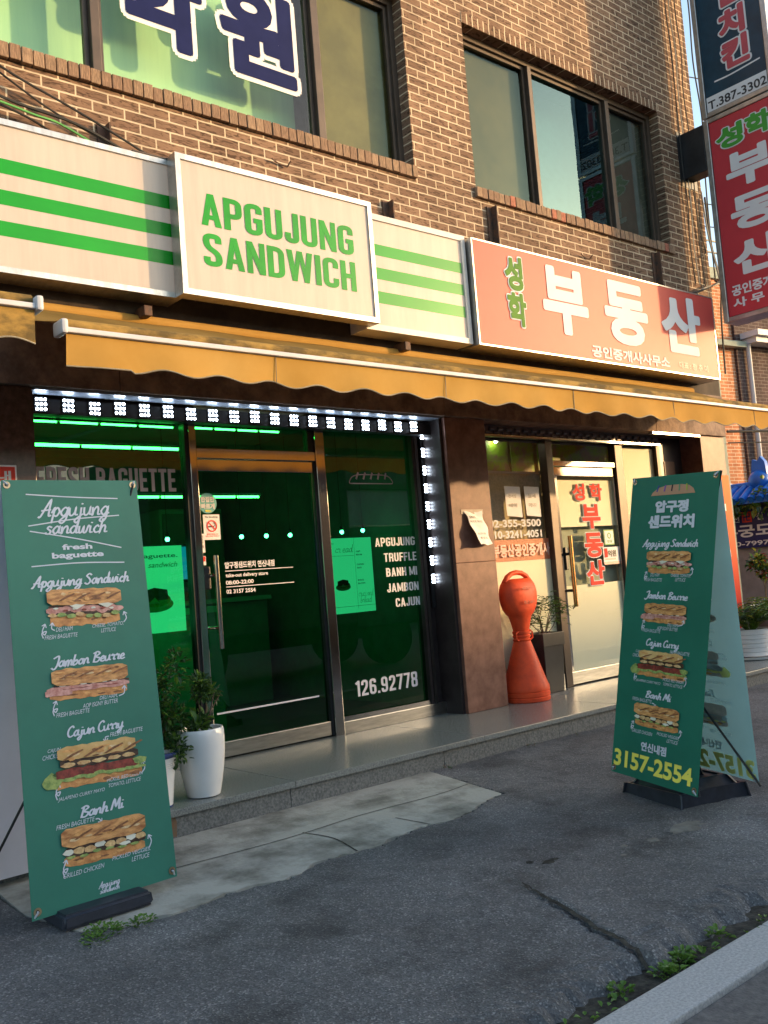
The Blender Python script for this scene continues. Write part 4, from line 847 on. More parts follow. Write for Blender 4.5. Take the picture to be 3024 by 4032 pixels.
textfit(b, '부', pl, .47, .94, 4.65, 4.99, let_w, .045, H); textfit(b, '동', pl, .475, .95, 4.215, 4.545, let_w, .045, H); textfit(b, '산', pl, .45, .95, 3.775, 4.105, let_w, .045, H)
textfit(b, '공인중개사', pl, .385, .93, 3.58, 3.69, let_w, .035, H); textfit(b, '사 무 소', pl, .385, .90, 3.46, 3.555, let_w, .035, H); b.build('lower_lettering', t)
# loose angle irons that carry the sign boxes
for x, z0, z1, lb in ((2.35, 3.64, 3.84, 'rusty angle iron rising from behind the left striped sign'), (4.55, 3.62, 3.83, 'grey angle iron rising behind the narrow striped sign'), (5.69, 3.60, 4.02, 'black angle iron above the left end of the red sign'), (8.03, 3.60, 4.03, 'black angle iron in shade above the right end of the red sign')):
    b = MB(); b.box(x - .03, x + .03, -.012, -.001, z0 - .5, z1, rusty); b.box(x + .019, x + .03, -.07, -.0125, z0 - .5, z1, rusty)
    tag(b.build('angle_iron'), lb, 'bracket', 'angle irons behind the sign boxes')
for x, z, lb in ((2.5, 2.70, 'short steel stub bracket under the left striped sign'), (4.52, 2.70, 'short steel stub bracket under the narrow striped sign')):
    b = MB(); b.box(x - .025, x + .025, -.16, -.03, z - .03, z + .03, rusty, bev=.004); tag(b.build('stub_bracket'), lb, 'bracket')

# ================================================================== AWNINGS
def awning(name_label, x0, x1, zbar, vb, back, par, first_low, mould):
    t = thing('awning', name_label, 'awning', ((x0 + x1) / 2, -.6, 2.3)); ztop = zbar + .04
    b = MB(); n = 60; rows = 10; vs = []
    for i in range(n + 1):
        x = x0 + .02 + (x1 - x0 - .04) * i / n
        for k in range(rows + 1):
            f = k / rows; y = -.04 - 1.15 * f; z = back + (ztop - back) * f - .035 * math.sin(math.pi * f) + .004 * math.sin(x * 7 + f * 3)
            vs.append((x + (.05 * (1 - f) if i == 0 else 0), y, z))
    b.add(vs, [(i * (rows + 1) + k, i * (rows + 1) + k + 1, (i + 1) * (rows + 1) + k + 1, (i + 1) * (rows + 1) + k) for i in range(n) for k in range(rows)], awn_t, True)
    b.tube([(x0 + .03, -1.165, ztop - .008), (x1 - .03, -1.165, ztop - .008)], .03, mould, 12)
    b.build('canopy', t)
    b = MB(); n = int((x1 - x0 - .06) / .018); vs = []; ed = []
    for i in range(n + 1):
        x = x0 + .03 + (x1 - x0 - .06) * i / n
        zb = vb if x < first_low else vb - .0 - .013 + .013 * (1 - math.cos(2 * math.pi * (x - first_low) / .295)) - .0
        yo = .012 * math.sin(x * 5.1) + .006 * math.sin(x * 17)
        for k in range(5):
            f = k / 4; vs.append((x, -1.205 + yo * f, (zbar - .012) * (1 - f) + zb * f))
        ed.append((x, -1.205 + yo, zb))
    b.add(vs, [(i * 5 + k, i * 5 + k + 1, (i + 1) * 5 + k + 1, (i + 1) * 5 + k) for i in range(n) for k in range(4)], mould if par else awn, True)
    v = b.build('valance', t)
    b = MB(); b.tube(ed, .0035, awn_e, 5); b.build('edging', v)
    b = MB(); x = x0 + 1.1
    while x < x1 - .3:
        b.tube([(x, -1.2085 + .012 * math.sin(x * 5.1) * f, (zbar - .012) * (1 - f) + (vb + .004) * f) for f in (0, .5, .97)], .0022, awn_e, 5); x += 1.18
    if b.v: b.build('seam', v)
    b = MB(); b.box(x0 + .03, x1 - .03, -1.225, -1.18, zbar - .011, zbar + .012, white_pl, bev=.004); b.build('front_bar', t)
    for x in (x0, x1 - .03): 
        b = MB(); b.box(x, x + .03, -1.24, -1.13, zbar - .02, zbar + .045, white_pl, bev=.012); b.build('end_cap', t)
    for x in (x0 + 1.0, x1 - 1.0):
        b = MB(); b.tube([(x, -.05, 2.56), (x + .45, -.6, 2.33), (x, -1.17, zbar)], .016, white_pl, 8); b.build('folding_arm', t)
    b = MB(); b.tube([(x0 + .06, -.05, back), (x1 - .06, -.05, back)], .035, awn, 12); b.build('roller', t)
awning('long mustard awning with a scalloped edge and white front bar over both shopfronts', 1.545, 8.45, 2.205, 2.055, 2.665, False, 1.876, awn_d)
awning('short mouldy mustard awning end at the left edge beside the longer one', -2.2, 1.474, 2.29, 2.14, 2.72, True, 1.2, awn_d)

# ================================================================== CABLES
def sag(a, c, s, n=10):
    a = Vector(a); c = Vector(c); return [a.lerp(c, i / n) - Vector((0, 0, s * 4 * (i / n) * (1 - i / n))) for i in range(n + 1)]
def cable(pts, r, mat, label, smooth=True):
    b = MB()
    if smooth and len(pts) > 2:
        P = [Vector(p) for p in pts]; P = [P[0] * 2 - P[1]] + P + [P[-1] * 2 - P[-2]]; out = []
        for i in range(1, len(P) - 2):
            for k in range(6):
                q = k / 6; a_, b_, c_, d_ = P[i - 1], P[i], P[i + 1], P[i + 2]
                out.append(.5 * ((2 * b_) + (c_ - a_) * q + (2 * a_ - 5 * b_ + 4 * c_ - d_) * q * q + (3 * b_ - a_ - 3 * c_ + d_) * q ** 3))
        pts = out + [P[-2]]
    b.tube(pts, r, mat, 6); return tag(b.build('cable'), label, 'cable', 'cables on the facade')
cable([(1.2, -.08, 4.25), (1.74, -.08, 3.99), (2.10, -.08, 3.87), (2.34, -.09, 3.78), (2.69, -.1, 3.64)], .007, cable_m, 'thin black cable slanting down to the top of the left striped sign')
cable([(1.2, -.1, 3.95), (1.75, -.1, 3.80), (2.15, -.11, 3.75), (2.55, -.1, 3.63)], .009, cable_m, 'thick black cable lying just above the left striped sign')
cable([(1.2, -.12, 3.82), (1.73, -.12, 3.76), (1.91, -.12, 3.735), (2.05, -.12, 3.72), (2.28, -.12, 3.64)], .007, cable_g, 'bright green cable drooping behind the left striped sign')
cable([(1.2, -.06, 3.86), (1.78, -.06, 3.77), (2.0, -.06, 3.70), (2.1, -.06, 3.62)], .007, cable_m, 'black cable ending left of the rusty angle iron')
cable([(1.6, -.05, 4.05), (1.98, -.05, 3.85), (2.2, -.05, 3.77), (2.36, -.06, 3.71), (2.5, -.06, 3.62)], .006, cable_m, 'black cable passing behind the rusty angle iron')
for i, (x, zt, lb) in enumerate(((8.72, 7.6, 'black cable running down the sunlit brick corner, innermost'), (8.79, 7.6, 'pale cable running down the sunlit brick corner'), (8.90, 7.6, 'thin black cable running down near the brick corner edge'))):
    cable([(x + .012 * math.sin(k * 2.1 + i), -.02 - .01 * (k % 2), zt - .42 * k) for k in range(10)], .006, (cable_m, cable_w, cable_m)[i], lb)
cable([(9.11, -.05, 7.6), (9.13, -.05, 6.9), (9.10, -.05, 6.3), (9.16, -.05, 5.7), (9.11, -.05, 5.2), (9.08, -.05, 4.6), (9.08, -.05, 3.9)], .008, cable_m, 'wavy black cable hanging free outside the brick corner')
cable([(9.06, -.04, 4.8), (9.05, -.06, 4.3), (9.09, -.09, 3.95), (9.04, -.1, 3.86), (8.75, -.08, 3.74), (8.4, -.06, 3.64)], .011, cable_m, 'thick black cable sweeping from the brick corner to the red sign')
cable([(9.0, -.04, 4.85), (9.02, -.06, 4.35), (9.07, -.1, 3.9), (9.0, -.1, 3.83), (8.78, -.08, 3.76), (8.62, -.06, 3.66), (8.65, -.05, 3.58)], .009, cable_w, 'pale cable looping from the brick corner behind the red sign')
cable([(9.07, -.05, 3.9), (9.12, -.08, 3.82), (9.10, -.06, 3.5), (9.08, -.05, 2.9)], .010, cable_m, 'black cable dropping past the right end of the red sign')
cable([(8.86, -.03, 4.85), (8.92, -.03, 4.4), (8.98, -.03, 4.2), (8.88, -.03, 4.12)], .006, cable_m, 'short black cable end dangling on the bricks under the bracket')
for i, (z0, z1, lb) in enumerate(((4.75, 4.66, 'overhead wire crossing the gap of sky, upper one'), (4.5, 4.47, 'overhead wire crossing the gap of sky, lower one'), (2.30, 2.36, 'thick overhead wire crossing the far red brick wall'), (2.18, 2.28, 'thin overhead wire crossing the far red brick wall, lower one'), (6.15, 5.95, 'overhead wire high up beside the blue sign'))):
    b = MB(); b.tube(sag((9.08, .0, z0), (26, -5.5, z1 + 1.2), .35, 16), (.006, .006, .014, .007, .006)[i], cable_m, 6); tag(b.build('overhead_wire'), lb, 'wire', 'overhead wires')
for x, z in ((3.6, 3.90), (6.9, 3.80)):
    b = MB(); b.tube([(x - .06, -.03, z + .012), (x, -.012, z), (x + .07, -.02, z - .012)], .006, rusty, 6); b.tube([(x + .07, -.02, z - .012), (x + .08, -.05, z + .02)], .006, rusty, 6)
    tag(b.build('wall_hook'), 'small rusty wire hook in the brickwork ' + ('above the white letter sign' if x < 5 else 'above the red sign'), 'hook')

# ================================================================== BANNER STANDS
def bplane(TL, TR, BL):
    TL, TR, BL = Vector(TL), Vector(TR), Vector(BL); u = (TR - TL).normalized(); v = (BL - TL).normalized(); n = v.cross(u).normalized()
    # plane with a to the right and b downwards from the top-left corner
    return Plane(TL, u, v, n)
def sandwich(b, kind, pl, x0, x1, y0, y1, fade=False, tilt=0.0, mirror=False):
    """flat printed sandwich: box x0..x1, y0 (top)..y1 (bottom), in banner coordinates"""
    rr = random.Random(kind * 11 + 3); K = [0]
    BT, BB, HM, LT, CH, TM, DK, CK = (fade_b, fade_b, fade_b, fade_y, fade_w, fade_d, fade_d, fade_b) if fade else (bread_t, bread_b, ham_p, let_p, che_p, tom_p, drk_p, chi_p)
    def P(pts, mat):
        K[0] += 1; q = []
        for s, t in pts:
            X = x0 + s * (x1 - x0); X = (x0 + x1 - X) if mirror else X
            q.append((X, y1 - t * (y1 - y0) + tilt * (s - .5)))
        poly2(b, q, pl, mat, .0015 + .00025 * K[0])
    def band(s0, s1, t0, t1, mat, n=16, j=.03, ends=.03):
        top = []; bot = []
        for i in range(n + 1):
            f = i / n; e = 1 - (2 * abs(f - .5)) ** 14
            s = s0 + (s1 - s0) * f
            top.append((s, (t0 + t1) / 2 + (t1 - t0) / 2 * (.62 + .38 * e) + rr.uniform(-j, j))); bot.append((s, (t0 + t1) / 2 - (t1 - t0) / 2 * (.62 + .38 * e) + rr.uniform(-j, j)))
        P(bot + top[::-1], mat)
    def blob(cx, cy, rx, ry, mat, n=12):
        P([(cx + rx * math.cos(2 * math.pi * i / n) * rr.uniform(.75, 1.15), cy + ry * math.sin(2 * math.pi * i / n) * rr.uniform(.7, 1.15)) for i in range(n)], mat)
    band(.05, .95, .02, .32, BB)
    for q in range(9): blob(rr.uniform(.12, .88), rr.uniform(.08, .2), rr.uniform(.02, .07), rr.uniform(.02, .05), gold_p if q % 3 else crust_p, 9)
    if kind == 0:
        band(.04, .92, .30, .58, DK)
        for i in range(9): blob(.08 + .105 * i, .44 + rr.uniform(-.05, .05), .085, .09, HM)
        for i in range(8): blob(.08 + .115 * i, .28 + rr.uniform(-.05, .05), .06, .065, LT if i % 3 else CK)
        for i in range(7): blob(.12 + .12 * i, .46 + rr.uniform(-.06, .04), .035, .03, TM if i % 2 else CH)
        P([(.26, .60), (.54, .60), (.38, .43)], CH); P([(.62, .60), (.92, .60), (.78, .44)], CH)
        band(.02, .98, .56, .98, BT, j=.02)
    elif kind == 1:
        band(.10, .98, .40, .52, DK, j=.02); band(.02, .98, .26, .44, HM, j=.025); band(.0, .30, .16, .34, HM, j=.02); band(.2, .9, .34, .355, TM, j=.01)
        for i in range(6): blob(.2 + .12 * i, .46, .04, .025, CH)
        band(.08, .97, .46, .98, BT, j=.02)
        for i in range(3): P([(.15 + .25 * i, .68), (.38 + .25 * i, .88), (.40 + .25 * i, .84), (.18 + .25 * i, .64)], DK if fade else bread_b)
    elif kind == 2:
        blob(.06, .22, .10, .20, LT); blob(.16, .38, .08, .10, DK if fade else leaf_d); band(.10, .92, .24, .46, TM, j=.02)
        for i in range(8): blob(.22 + .1 * i, .24 + rr.uniform(-.03, .03), .07, .05, LT)
        blob(.93, .38, .08, .10, LT); band(.14, .92, .48, .70, DK, j=.02)
        for i in range(5): blob(.22 + .15 * i, .55, .07, .055, CK)
        band(.12, .90, .66, .98, pm('pale crust print', (0.82, 0.54, 0.22), rough=.5, col2=(0.62, 0.34, 0.11), scale=16) if not fade else BT, j=.02)
    else:
        band(.06, .96, .26, .54, DK, j=.02)
        for i in range(8): blob(.10 + .115 * i, .38 + rr.uniform(-.06, .08), .065, .085, CK if i % 3 else CH)
        for i in range(6): blob(.12 + .14 * i, .28 + rr.uniform(-.04, .03), .05, .04, LT)
        blob(.72, .32, .07, .05, CH); band(.03, .97, .50, .98, BT, j=.02)
    if not fade:
        for q in range(16): blob(rr.uniform(.12, .88), rr.uniform(.66, .88), rr.uniform(.02, .08), rr.uniform(.015, .05), (gold_p, crust_p, pale_p, gold_p)[q % 4], 9)
        for q in range(4): xx = .16 + .2 * q; P([(xx, .68), (xx + .10, .80), (xx + .2, .87), (xx + .21, .84), (xx + .12, .76), (xx + .03, .67)], crust_p)
def notes(b, items, pl, mat, mirror=None):
    for tx, x0, x1, yb in items:
        v2 = Plane(pl.o, pl.u, -pl.v, pl.n)
        if mirror is not None: textfit(b, tx, v2, mirror - x1, mirror - x0, -yb, -yb + .017, mat, .0, .0022, shear=.3, mirror=True)
        else: textfit(b, tx, v2, x0, x1, -yb, -yb + .017, mat, .0, .0022, shear=.3)
def cloth(TL, TR, BR, BL, mat, nm, par, rip=.0, th=.0015):
    TL, TR, BR, BL = [Vector(p) for p in (TL, TR, BR, BL)]; n = (BL - TL).cross(TR - TL).normalized(); b = MB(); N = 12; vs = []
    for side in ((1,) if th == 0 else (1, -1)):
        for i in range(N + 1):
            for k in range(N + 1):
                s, t = i / N, k / N; p = TL.lerp(TR, s).lerp(BL.lerp(BR, s), t)
                vs.append(p - n * th * (1 if side < 0 else 0) - n * rip * math.sin(math.pi * s) * (math.sin(math.pi * t) * .8 + .2) * (1 + .3 * math.sin(7 * t)))
    M = (N + 1) ** 2; fs = []
    for i in range(N):
        for k in range(N):
            a = i * (N + 1) + k; q = (a, a + N + 1, a + N + 2, a + 1); fs.append(q[::-1]); fs += [] if th == 0 else [tuple(M + z for z in q)]
    b.add(vs, fs, mat); return b.build(nm, par)
def xframe(t, TL, TR, BR, BL, hub, n):
    b = MB()
    for p in (TL, TR, BR, BL): b.tube([hub, Vector(p) - n * .012], .005, pm('grey fibre rod', (0.12, 0.12, 0.13), rough=.4), 8)
    b.tube([hub - Vector((0, 0, .03)), hub + Vector((0, 0, .03))], .018, black_m, 10)
    b.build('cross_rods', t)
def eyelets(t, pl, w_, h_):
    for a, c in ((.022, .022), (w_ - .022, .022), (.022, h_ - .022), (w_ - .022, h_ - .022)):
        b = MB(); ringpoly(b, a, c, .007, .015, pl, ring_m, .003); poly2(b, circ(a, c, .0072), pl, black_m, .0026)
        p = pl.p(a, c, .004); q = pl.p(a + (.012 if a > .3 else -.012), c + (.02 if c > .3 else -.02), -.004); b.tube([p, pl.p(a, c, .012), q], .004, white_pl, 6)
        b.build('eyelet', t)
def standbase(t, c, u, L, D, z0, fd=.80):
    """stepped weighted plastic foot"""
    u = Vector((u[0], u[1], 0)).normalized(); v = Vector((-u.y, u.x, 0)); c = Vector(c); b = MB()
    def slab(l0, d0, l1, d1, za, zb, bev):
        bm = bmesh.new(); bmesh.ops.create_cube(bm, size=1.0)
        for q in bm.verts:
            top = q.co.z > 0; l, d = (l1, d1) if top else (l0, d0)
            w3 = c + u * (l * (1 if q.co.x > 0 else -1) / 2) + v * (d * (1 if q.co.y > 0 else -1) / 2); q.co = Vector((w3.x, w3.y, zb if top else za))
        bmesh.ops.bevel(bm, geom=bm.edges[:], offset=bev, segments=3, affect='EDGES'); b.frombm(bm, base_pl, True)
    slab(L, D, L * .96, D * .95, z0, z0 + .055, .012); slab(L * .84, D * fd, L * .74, D * fd * .8, z0 + .054, z0 + .10, .012); slab(L * .30, D * .30, L * .24, D * .24, z0 + .099, z0 + .15, .01)
    b.build('weighted_base', t)
AP = [('fresh', .232, .364, .304, .024), ('baguette', .186, .412, .338, .024)]
# --- left stand
TL, TR, BR, BL = (1.283, -1.169, 1.561), (1.883, -1.149, 1.567), (1.826, -1.424, -.105), (1.227, -1.444, -.111)
t = thing('banner_stand', 'green menu banner stand with white brush lettering in the left foreground', 'banner', (1.5, -1.25, -.16))
cb = cloth(TL, TR, BR, BL, ban, 'banner_cloth', t); pl = bplane(TL, TR, BL); up = Plane(pl.o, pl.u, -pl.v, pl.n)
lav = pm('lavender white print', (0.66, 0.68, 0.74), rough=.5, var=.02)
b = MB()
for pts in ([(.097, .062), (.3, .076), (.501, .084)], [(.098, .197), (.3, .172), (.5, .16)], [(.102, .219), (.3, .258), (.496, .305)], [(.098, .367), (.3, .362), (.503, .371)]): line2(b, pts, .005, pl, lav, .002); b = flush(b, 'printed_line', cb)
script(b, 'Apgujung', up, .14, .45, -.160, .072, lav, .095, .2, .004); script(b, 'sandwich', up, .165, .435, -.234, .062, lav, .10, .2); b = flush(b, 'printed_title', cb)
for tx, x0, x1, yb, hh in AP: textfit(b, tx, up, x0, x1, -yb - (.008 if tx[0] == 'b' else 0), -yb + hh, lav, .035, .002)
b = flush(b, 'printed_title', cb)
for tx, x0, x1, yb, cp in (('Apgujung Sandwich', .09, .515, .455, .044), ('Jambon Beurre', .145, .46, .783, .042), ('Cajun Curry', .185, .425, 1.063, .040), ('Banh Mi', .21, .395, 1.376, .040)): script(b, tx, up, x0, x1, -yb, cp, lav, .135, .16); b = flush(b, 'printed_title', cb)
notes(b, (('DELI HAM', .177, .249, .641), ('FRESH BAGUETTE', .128, .267, .669), ('CHEESE, TOMATO,', .332, .471, .643), ('LETTUCE', .368, .436, .664), ('DELI HAM,', .335, .414, .94), ('AOP ISGNY BUTTER', .261, .413, .96), ('FRESH BAGUETTE', .15, .29, .98), ('FRESH BAGUETTE', .365, .512, 1.092), ('CAJUN', .105, .158, 1.112), ('CHICKEN', .083, .158, 1.133), ('JALAPENO CURRY MAYO', .13, .323, 1.30), ('PICKLE, RED ONION', .334, .493, 1.268), ('TOMATO, LETTUCE', .34, .482, 1.29), ('FRESH BAGUETTE', .115, .271, 1.40), ('GRILLED CHICKEN', .128, .294, 1.58), ('PICKLED VEGGIES,', .327, .492, 1.567), ('LETTUCE', .408, .487, 1.589)), pl, lav)
def arrow(pts, tip):
    line2(b, pts, .0045, pl, lav, .0024); e = Vector(pts[-1]); d = (e - Vector(pts[-2])).normalized(); q = Vector((-d.y, d.x))
    for s in (1, -1): strip(b, [e, e - d * .013 + q * .010 * s], .004, lambda A, B, H: pl.p(A, B, H), lav, .0026)
def loop(x, y0, y1): arrow([(x, y0), (x - .004, (y0 + y1) / 2 + .008), (x + .014, (y0 + y1) / 2 + .002), (x + .006, (y0 + y1) / 2 + .015), (x - .002, (y0 + y1) / 2), (x + .012, y1)], 0)
loop(.123, .662, .605); arrow([(.172, .635), (.160, .625), (.165, .603)], 0); arrow([(.473, .630), (.487, .612), (.478, .585)], 0)
loop(.143, .972, .915); arrow([(.42, .934), (.444, .925), (.448, .895)], 0); loop(.128, 1.29, 1.23); arrow([(.488, 1.258), (.503, 1.24), (.494, 1.21)], 0); arrow([(.16, 1.108), (.175, 1.115), (.178, 1.128)], 0); arrow([(.36, 1.088), (.345, 1.09), (.345, 1.108)], 0)
loop(.133, 1.575, 1.515); arrow([(.488, 1.555), (.50, 1.53), (.49, 1.505)], 0); arrow([(.274, 1.394), (.288, 1.396), (.298, 1.412)], 0)
b = flush(b, 'printed_note', cb); script(b, 'Apgujung', up, .262, .348, -1.652, .021, lav, .14, .2); script(b, 'sandwich', up, .266, .346, -1.672, .017, lav, .14, .2)
b.build('printed_lettering', cb)
for k, (x0, x1, y0, y1, ti) in enumerate(((.140, .475, .472, .628, .0), (.112, .478, .795, .922, .0), (.088, .512, 1.098, 1.262, .0), (.118, .490, 1.405, 1.556, .0))):
    b = MB(); sandwich(b, k, pl, x0, x1, y0, y1, tilt=.012); b.build('printed_sandwich', cb)
eyelets(t, pl, .60, 1.69)
BTL, BTR, BBR, BBL = (1.27, -1.135, 1.56), (1.87, -1.115, 1.565), (1.92, -.80, -.10), (1.319, -.824, -.10)
bc = cloth((1.19, -1.13, 1.56), (1.79, -1.11, 1.565), (1.84, -.80, -.10), (1.24, -.824, -.10), ban_white, 'rear_banner_cloth', t, th=-.0015)
b = MB(); b.tube([(1.52, -1.1, .55), (1.242, -.835, -.09)], .006, black_m, 8); b.tube([(1.52, -1.1, .55), (1.25, -1.40, -.08)], .005, black_m, 8); b.tube([(1.52, -1.1, .55), (1.80, -1.38, -.08)], .005, black_m, 8); b.tube([(1.52, -1.1, .55), (1.86, -1.16, 1.54)], .005, black_m, 8); b.tube([(1.52, -1.1, .55), (1.30, -1.17, 1.54)], .005, black_m, 8); b.tube([(1.50, -1.25, -.05), (1.52, -1.1, .58)], .014, black_m, 10); b.build('cross_rods', t)
standbase(t, (1.487, -1.375, 0), (1, .03), .37, .31, gz(-1.4) + .005, .28)
# --- right stand
TL, TR, BR, BL = (4.278, -2.104, 1.471), (4.145, -2.687, 1.431), (3.959, -2.505, -.095), (4.092, -1.921, -.056)
t = thing('banner_stand', 'green A shaped menu banner stand with a yellow phone number on the right', 'banner', (4.25, -2.25, -.19))
cb = cloth(TL, TR, BR, BL, ban2, 'banner_cloth', t); pl = bplane(TL, TR, BL); up = Plane(pl.o, pl.u, -pl.v, pl.n)
b = MB()
bun = pm('bun print', (0.50, 0.27, 0.16), rough=.5, var=.03)
poly2(b, [(.148, .102), (.16, .085), (.2, .062), (.26, .052), (.36, .051), (.41, .058), (.44, .075), (.453, .099)], pl, bun)
for i, c in enumerate(((.05, .07, .3), (.20, .08, .35), (.03, .02, .03), (.12, .30, .16), (.36, .45, .06))): strip(b, [(.19 + .052 * i, .083), (.203 + .048 * i, .05)], .009, lambda A, B, H: pl.p(A, B, H), pm('topping print %d' % i, c, rough=.5, var=.05), .004)
b = flush(b, 'bread_emblem', cb); textfit(b, '압구정', up, .19, .413, -.190, -.132, lav, .06); textfit(b, '샌드위치', up, .146, .459, -.270, -.206, lav, .06); b = flush(b, 'printed_title', cb)
for tx, x0, x1, yb, cp in (('Apgujung Sandwich', .112, .495, .366, .036), ('Jambon Beurre', .155, .45, .632, .036), ('Cajun Curry', .188, .415, .872, .034), ('Banh Mi', .21, .388, 1.134, .034)): script(b, tx, up, x0, x1, -yb, cp, lav, .145, .16); b = flush(b, 'printed_title', cb)
N2 = (('DELI HAM', .185, .25, .52), ('FRESH BAGUETTE', .145, .27, .545), ('CHEESE, TOMATO,', .33, .46, .52), ('LETTUCE', .36, .43, .54), ('DELI HAM,', .33, .40, .768), ('AOP ISGNY BUTTER', .26, .40, .787), ('FRESH BAGUETTE', .16, .285, .805), ('FRESH BAGUETTE', .36, .49, .90), ('CAJUN', .12, .17, .918), ('CHICKEN', .10, .17, .938), ('JALAPENO CURRY MAYO', .135, .31, 1.065), ('PICKLE, RED ONION', .325, .465, 1.04), ('TOMATO, LETTUCE', .33, .46, 1.062), ('FRESH BAGUETTE', .12, .26, 1.16), ('GRILLED CHICKEN', .135, .28, 1.32), ('PICKLED VEGGIES,', .31, .46, 1.31), ('LETTUCE', .38, .455, 1.332))
notes(b, N2, pl, lav)
loop(.148, .54, .495); arrow([(.455, .51), (.472, .495), (.466, .47)], 0); loop(.155, .80, .745); arrow([(.40, .76), (.43, .752), (.438, .73)], 0); loop(.125, 1.06, 1.01); arrow([(.468, 1.05), (.48, 1.03), (.472, 1.0)], 0); loop(.13, 1.31, 1.265); arrow([(.455, 1.30), (.47, 1.28), (.464, 1.26)], 0); arrow([(.262, 1.158), (.278, 1.16), (.286, 1.176)], 0)
b = flush(b, 'printed_note', cb); textfit(b, '연신내점', up, .209, .383, -1.402, -1.358, lav, .04); b = flush(b, 'printed_title', cb); textfit(b, '3157-2554', up, .017, .562, -1.512, -1.424, ban_yel, .034)
b.build('printed_lettering', cb)
SW2 = ((.152, .468, .388, .505), (.140, .462, .655, .755), (.105, .492, .895, 1.03), (.134, .466, 1.165, 1.285))
for k, (x0, x1, y0, y1) in enumerate(SW2):
    b = MB(); sandwich(b, k, pl, x0, x1, y0, y1); b.build('printed_sandwich', cb)
eyelets(t, pl, .60, 1.545)
# rear panel seen from its reverse side, print showing through mirrored
RTL, RTR, RBR, RBL = (4.292, -2.098, 1.472), (4.159, -2.681, 1.432), (4.313, -2.624, -.085), (4.446, -2.041, -.045)
rb = cloth(RTL, RTR, RBR, RBL, ban_back, 'rear_banner_cloth', t, th=0); pr = bplane(RTL, RTR, RBL); upr = Plane(pr.o, pr.u, -pr.v, pr.n)
b = MB()
textfit(b, '압구정', upr, .19, .413, -.190, -.132, fade_w, .06, mirror=True); textfit(b, '샌드위치', upr, .146, .459, -.270, -.206, fade_w, .06, mirror=True)
for tx, x0, x1, yb, cp in (('Apgujung Sandwich', .112, .495, .366, .036), ('Jambon Beurre', .155, .45, .632, .036), ('Cajun Curry', .188, .415, .872, .034), ('Banh Mi', .21, .388, 1.134, .034)): script(b, tx, upr, .6 - x1, .6 - x0, -yb, cp, fade_w, .145, .16, mirror=True); b = flush(b, 'printed_title', rb)
b = flush(b, 'printed_title', rb); notes(b, N2, pr, fade_w, mirror=.6); b = flush(b, 'printed_note', rb)
textfit(b, '연신내점', upr, .217, .391, -1.402, -1.358, fade_w, .04, mirror=True); textfit(b, '3157-2554', upr, .038, .583, -1.512, -1.424, fade_y, .05, mirror=True)
b.build('printed_lettering', rb)
for k, (x0, x1, y0, y1) in enumerate(SW2):
    b = MB(); sandwich(b, k, pr, .6 - x1, .6 - x0, y0, y1, fade=True, mirror=True); b.build('printed_sandwich', rb)
eyelets(t, pr, .60, 1.535)
b = MB(); hb = Vector((4.22, -2.32, .42))
for p in (TL, TR, BL, BR, RBL, (4.30, -2.63, -.10), RTL): b.tube([hb, Vector(p) + Vector((.012 if p is not TL else 0.006, 0, 0))], .006, black_m, 8)
b.tube([(4.24, -2.28, -.05), hb + Vector((0, 0, .03))], .014, steel_b, 10); b.build('cross_rods', t)
standbase(t, (4.30, -2.215, 0), (-.25, -.97), .42, .44, gz(-2.2) - .004)

# ================================================================== POTS, BOLLARD, PLANTS
def leaf(b, p, d, L, Wd, mat, fold=.25, droop=.0):
    d = Vector(d).normalized(); s = d.cross(Vector((0, 0, 1))); s = s.normalized() if s.length > .01 else Vector((1, 0, 0)); n = s.cross(d)
    p = Vector(p); mid = p + d * L * .5 + n * 0; tip = p + d * L - Vector((0, 0, droop * L))
    b.add([p, p + d * L * .3 + s * Wd * .42 + n * fold * Wd, p + d * L * .65 + s * Wd * .4 + n * fold * Wd - Vector((0, 0, droop * L * .3)), tip, p + d * L * .65 - s * Wd * .4 + n * fold * Wd - Vector((0, 0, droop * L * .3)), p + d * L * .3 - s * Wd * .42 + n * fold * Wd, p + d * L * .5 - Vector((0, 0, droop * L * .2))], [(0, 1, 6), (1, 2, 6), (2, 3, 6), (3, 4, 6), (4, 5, 6), (5, 0, 6)], mat)
def bush(b, c, rad, n, L, Wd, mats, rr, clumps=7):
    cs = [(Vector(c) + Vector((rr.gauss(0, .5) * rad[0], rr.gauss(0, .5) * rad[1], rr.gauss(0, .5) * rad[2])), rr.uniform(.35, .6)) for _ in range(clumps)]
    for i in range(n):
        cc, q = cs[i % clumps]; a = Vector((rr.gauss(0, 1), rr.gauss(0, 1), rr.gauss(0, 1))).normalized() * rr.random() ** .5
        p = cc + Vector((a.x * rad[0] * q, a.y * rad[1] * q, a.z * rad[2] * q)); d = Vector((a.x + rr.uniform(-.5, .5), a.y + rr.uniform(-.5, .5), a.z * .6 + rr.uniform(-.3, .5)))
        if d.length < .05: d = Vector((1, 0, 0))
        leaf(b, p, d, L * rr.uniform(.7, 1.25), Wd * rr.uniform(.7, 1.2), rr.choice(mats), droop=rr.uniform(-.1, .3))
def branches(b, base, tips, rr, r0=.007):
    for tp in tips:
        p0 = Vector(base); p1 = Vector(tp); mid = p0.lerp(p1, .5) + Vector((rr.uniform(-.03, .03), rr.uniform(-.03, .03), 0)); b.tube([p0, p0.lerp(mid, .5), mid, p1], [r0, r0 * .85, r0 * .7, r0 * .35], stem_m, 6)
rr = random.Random(4)
t = thing('potted_plant', 'tall glossy white pot with a small leafy shrub by the glass door', 'potted plant', (2.42, -.60, 0))
